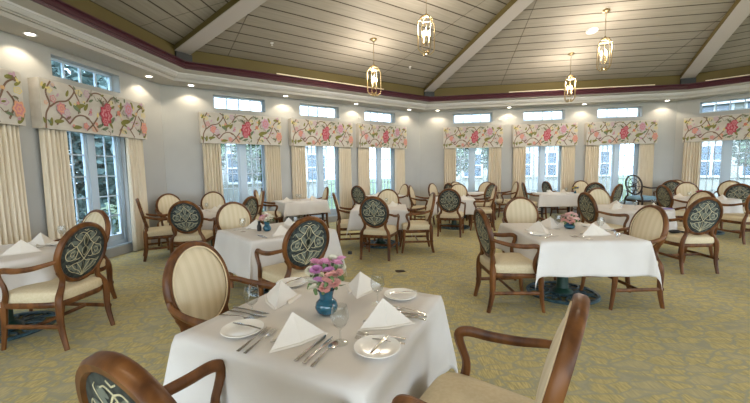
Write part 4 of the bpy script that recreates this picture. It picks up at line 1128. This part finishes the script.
# ------------------------------------------------------------------ outside
GRASS = noise_col(mat('lawn', (.1, .2, .05), .9), (.05, .08, .03), (.10, .13, .05), 5)
q = MB(); q.bbox((-60, -60, -.5), (60, 60, -.2)); o = q.build('ground', GRASS, smooth=False); tag(o, kind='structure')
PATIO = noise_col(mat('patio_stone', (.5, .48, .44), .9), (.42, .38, .34), (.58, .52, .46), 3)
q = MB(); 
R0 = [Vector((*corner(k, -2.4), -.06)) for k in range(8)]; R1 = [p + Vector((0, 0, -.16)) for p in R0]
q.prism([R1, R0], 0); o = q.build('patio', PATIO, smooth=False); tag(o, kind='structure')
STUC = noise_col(mat('cream_stucco', (.7, .64, .5), .9), (.36, .345, .31), (.42, .405, .37), 1)
WGL = mat('far_window_glass', (.08, .12, .17), .15, spec=.8); ROOFM = mat('roof_shingle', (.30, .30, .32), .9)
def building(k, s0, s1, dist, h, label, cols, rows):
    r = empty('apartment_building', WP(k, (s0 + s1) / 2, -dist, -.2), atan2(T2D[k].y, T2D[k].x)); r['category'] = 'building'; r['label'] = label
    w = s1 - s0; q = MB(); q.bbox((-w / 2, 0, 0), (w / 2, 5, h)); q.build('walls', STUC, r, smooth=False)
    q = MB(); q.prism([[Vector((x, -.4, h)), Vector((x, 5.4, h)), Vector((x, 2.5, h + .5))] for x in (-w / 2 - .3, w / 2 + .3)], 0); q.build('roof', ROOFM, r, smooth=False)
    for i in range(cols):
        for j in range(rows):
            x = -w / 2 + w * (i + .5) / cols; z = 1.0 + (h - .6) * j / rows
            q = MB(); 
            for a, b, c_, d in ((-.6, .6, 0, .09), (-.6, .6, 1.41, 1.5), (-.6, -.51, 0, 1.5), (.51, .6, 0, 1.5), (-.04, .04, 0, 1.5), (-.6, .6, .72, .78)): q.bbox((x + a, -.07, z + c_), (x + b, .02, z + d))
            f = q.build('window', WHITEP, r, smooth=False)
            q = MB(); q.bbox((x - .52, -.03, z + .08), (x + .52, .01, z + 1.42)); q.build('pane', WGL, f, smooth=False)
    return r
building(1, 1.0, 9, 9, 4.2, 'cream apartment building with paned windows outside the back-left windows', 6, 2)
building(2, 1.5, 10, 11, 4.3, 'cream building with paned windows outside the back wall windows', 6, 2)
building(3, -2.5, 8, 9, 4.2, 'cream building with blue-grey windows outside the right-hand window', 7, 2)
LEAFS = [noise_col(mat('foliage_a', (.1, .2, .05), .8), (.06, .10, .09), (.13, .19, .17), 3), noise_col(mat('foliage_b', (.1, .2, .05), .8), (.04, .08, .03), (.12, .18, .08), 3)]
BARK = mat('bark', (.09, .06, .04), .9)
def tree(k, s, dist, h, cr_, label, mi=0, seed=0, trunk=.12, n=1500, lf=1.0, zc=.68, zr=.32):
    p = WP(k, s, -dist, -.2); r = empty('garden_tree', p); r['category'] = 'tree'; r['label'] = label; rnd = random.Random(seed)
    q = MB(); q.tube([(0, 0, 0), (.06, .02, h * .35), (-.03, .05, h * .7)], [trunk, trunk * .8, trunk * .4], n=4, sides=10)
    for i in range(4):
        a = rnd.uniform(0, 6.28); q.tube([(.03, .02, h * .4), (cr_ * .4 * cos(a), cr_ * .4 * sin(a), h * .62), (cr_ * .7 * cos(a), cr_ * .7 * sin(a), h * .75)], [trunk * .5, trunk * .3, trunk * .12], n=3, sides=6)
    q.build('trunk', BARK, r)
    q = MB()
    for i in range(n):
        while True:
            v = Vector((rnd.uniform(-1, 1), rnd.uniform(-1, 1), rnd.uniform(-1, 1)))
            if .45 < v.length < 1: break
        c = Vector((v.x * cr_, v.y * cr_, h * zc + v.z * h * zr)); L = rnd.uniform(.07, .15) * lf
        d = Vector((rnd.uniform(-1, 1), rnd.uniform(-1, 1), rnd.uniform(-.6, .6))).normalized(); s_ = d.cross(Vector((rnd.uniform(-1, 1), .3, rnd.uniform(-1, 1)))).normalized()
        q.add([c - d * L, c + s_ * L * .5, c + d * L, c - s_ * L * .5], [(0, 1, 2, 3)])
    q.build('foliage', LEAFS[mi], r, smooth=False)
def shrub(k, s, dist, w, h, label, mi=0, seed=0):
    r = WP(k, s, -dist, -.2); rnd = random.Random(seed); q = MB()
    for i in range(900):
        a = rnd.uniform(0, 6.28); t = rnd.uniform(0, 1) ** .5; z = rnd.uniform(.05, 1); R_ = w / 2 * t * sqrt(max(0, 1 - z * z * .8))
        c = Vector((R_ * cos(a), R_ * sin(a), z * h)); L = rnd.uniform(.05, .10)
        d = Vector((rnd.uniform(-1, 1), rnd.uniform(-1, 1), rnd.uniform(-.4, 1))).normalized(); s_ = d.cross(Vector((rnd.uniform(-1, 1), .3, rnd.uniform(-1, 1)))).normalized()
        q.add([c - d * L, c + s_ * L * .45, c + d * L, c - s_ * L * .45], [(0, 1, 2, 3)])
    o = q.build('garden_shrub', LEAFS[mi], smooth=False); o.location = r; tag(o, label, 'shrub')
tree(0, 5.6, 3.4, 5.0, 1.4, 'dark leafy tree outside the left wall window', 0, 1, .2, 4800, 1.25, .52, .48)
tree(0, 8.6, 4.6, 5.2, 1.7, 'dark tree behind the nearest tree seen through the left wall window', 0, 2, .16, 4800, 1.25, .52, .48)
tree(0, 12.2, 5.2, 5.2, 1.9, 'farthest dark tree seen through the left wall window', 0, 12, .16, 4800, 1.25, .52, .48)
tree(0, 2.6, 4.6, 5.4, 1.5, 'dark tree beyond the window at the left edge', 0, 3, .2, 4800, 1.25, .52, .48)
shrub(0, 7.2, 2.6, 1.6, 1.1, 'low green shrub outside the left wall window', 0, 4); shrub(0, 10.2, 3.4, 1.8, 1.2, 'second low green shrub, farther off outside the left wall window', 1, 5)
tree(1, 2.0, 5.0, 3.2, .9, 'slim tree outside the first back-left window', 1, 6, .08); tree(1, 4.6, 6.6, 3.4, 1.1, 'bushy tree outside the middle back-left window', 1, 7, .09)
tree(2, .7, 4.6, 3.4, 1.1, 'green tree outside the leftmost back wall window', 1, 8, .1); tree(2, 3.1, 6.4, 3.3, 1.0, 'green tree outside the middle back wall window', 1, 9, .1)
tree(3, 1.2, 5.5, 3.6, 1.1, 'tree outside the right-hand window', 1, 10, .1); tree(3, -1.4, 4.6, 3.2, .9, 'small tree outside the left part of the right-hand window', 1, 11, .08)

# ------------------------------------------------------------------ labels that single out each bloom and each curtain
ORD = ['leftmost', 'second from the left', 'third from the left', 'fourth from the left', 'fifth from the left', 'sixth from the left', 'seventh from the left', 'eighth from the left', 'ninth from the left', 'tenth from the left', 'eleventh from the left', 'twelfth from the left']
WHERE = {'carnations in the foreground vase': 'in the foreground vase', 'pink roses on the large right table': 'on the large right table', 'blooms in the small blue vase': 'in the small blue vase'}
_by = {}
for o in flower.__defaults__[-1]:
    c = o['label'].split(' carnation')[0].split(' rose')[0].split(' bloom')[0].split(' blossom')[0]
    _by.setdefault((o['group'], c, o.name.split('.')[0]), []).append(o)
for (g, c, kn), L in _by.items():
    L.sort(key=lambda o: o.location.x / o.location.y)
    w = WHERE.get(g, 'on the ' + g.split('on the ')[-1])
    for i, o in enumerate(L):
        o['label'] = '%s %s, %s of its colour %s' % (c, kn, ORD[i], w) if len(L) > 1 else '%s %s, the only one of its colour %s' % (c, kn, w)
for o in COL.objects:
    if o.parent is None and 'label' in o and len(str(o['label']).split()) > 16: print('LONG', o.name, '|', o['label'])
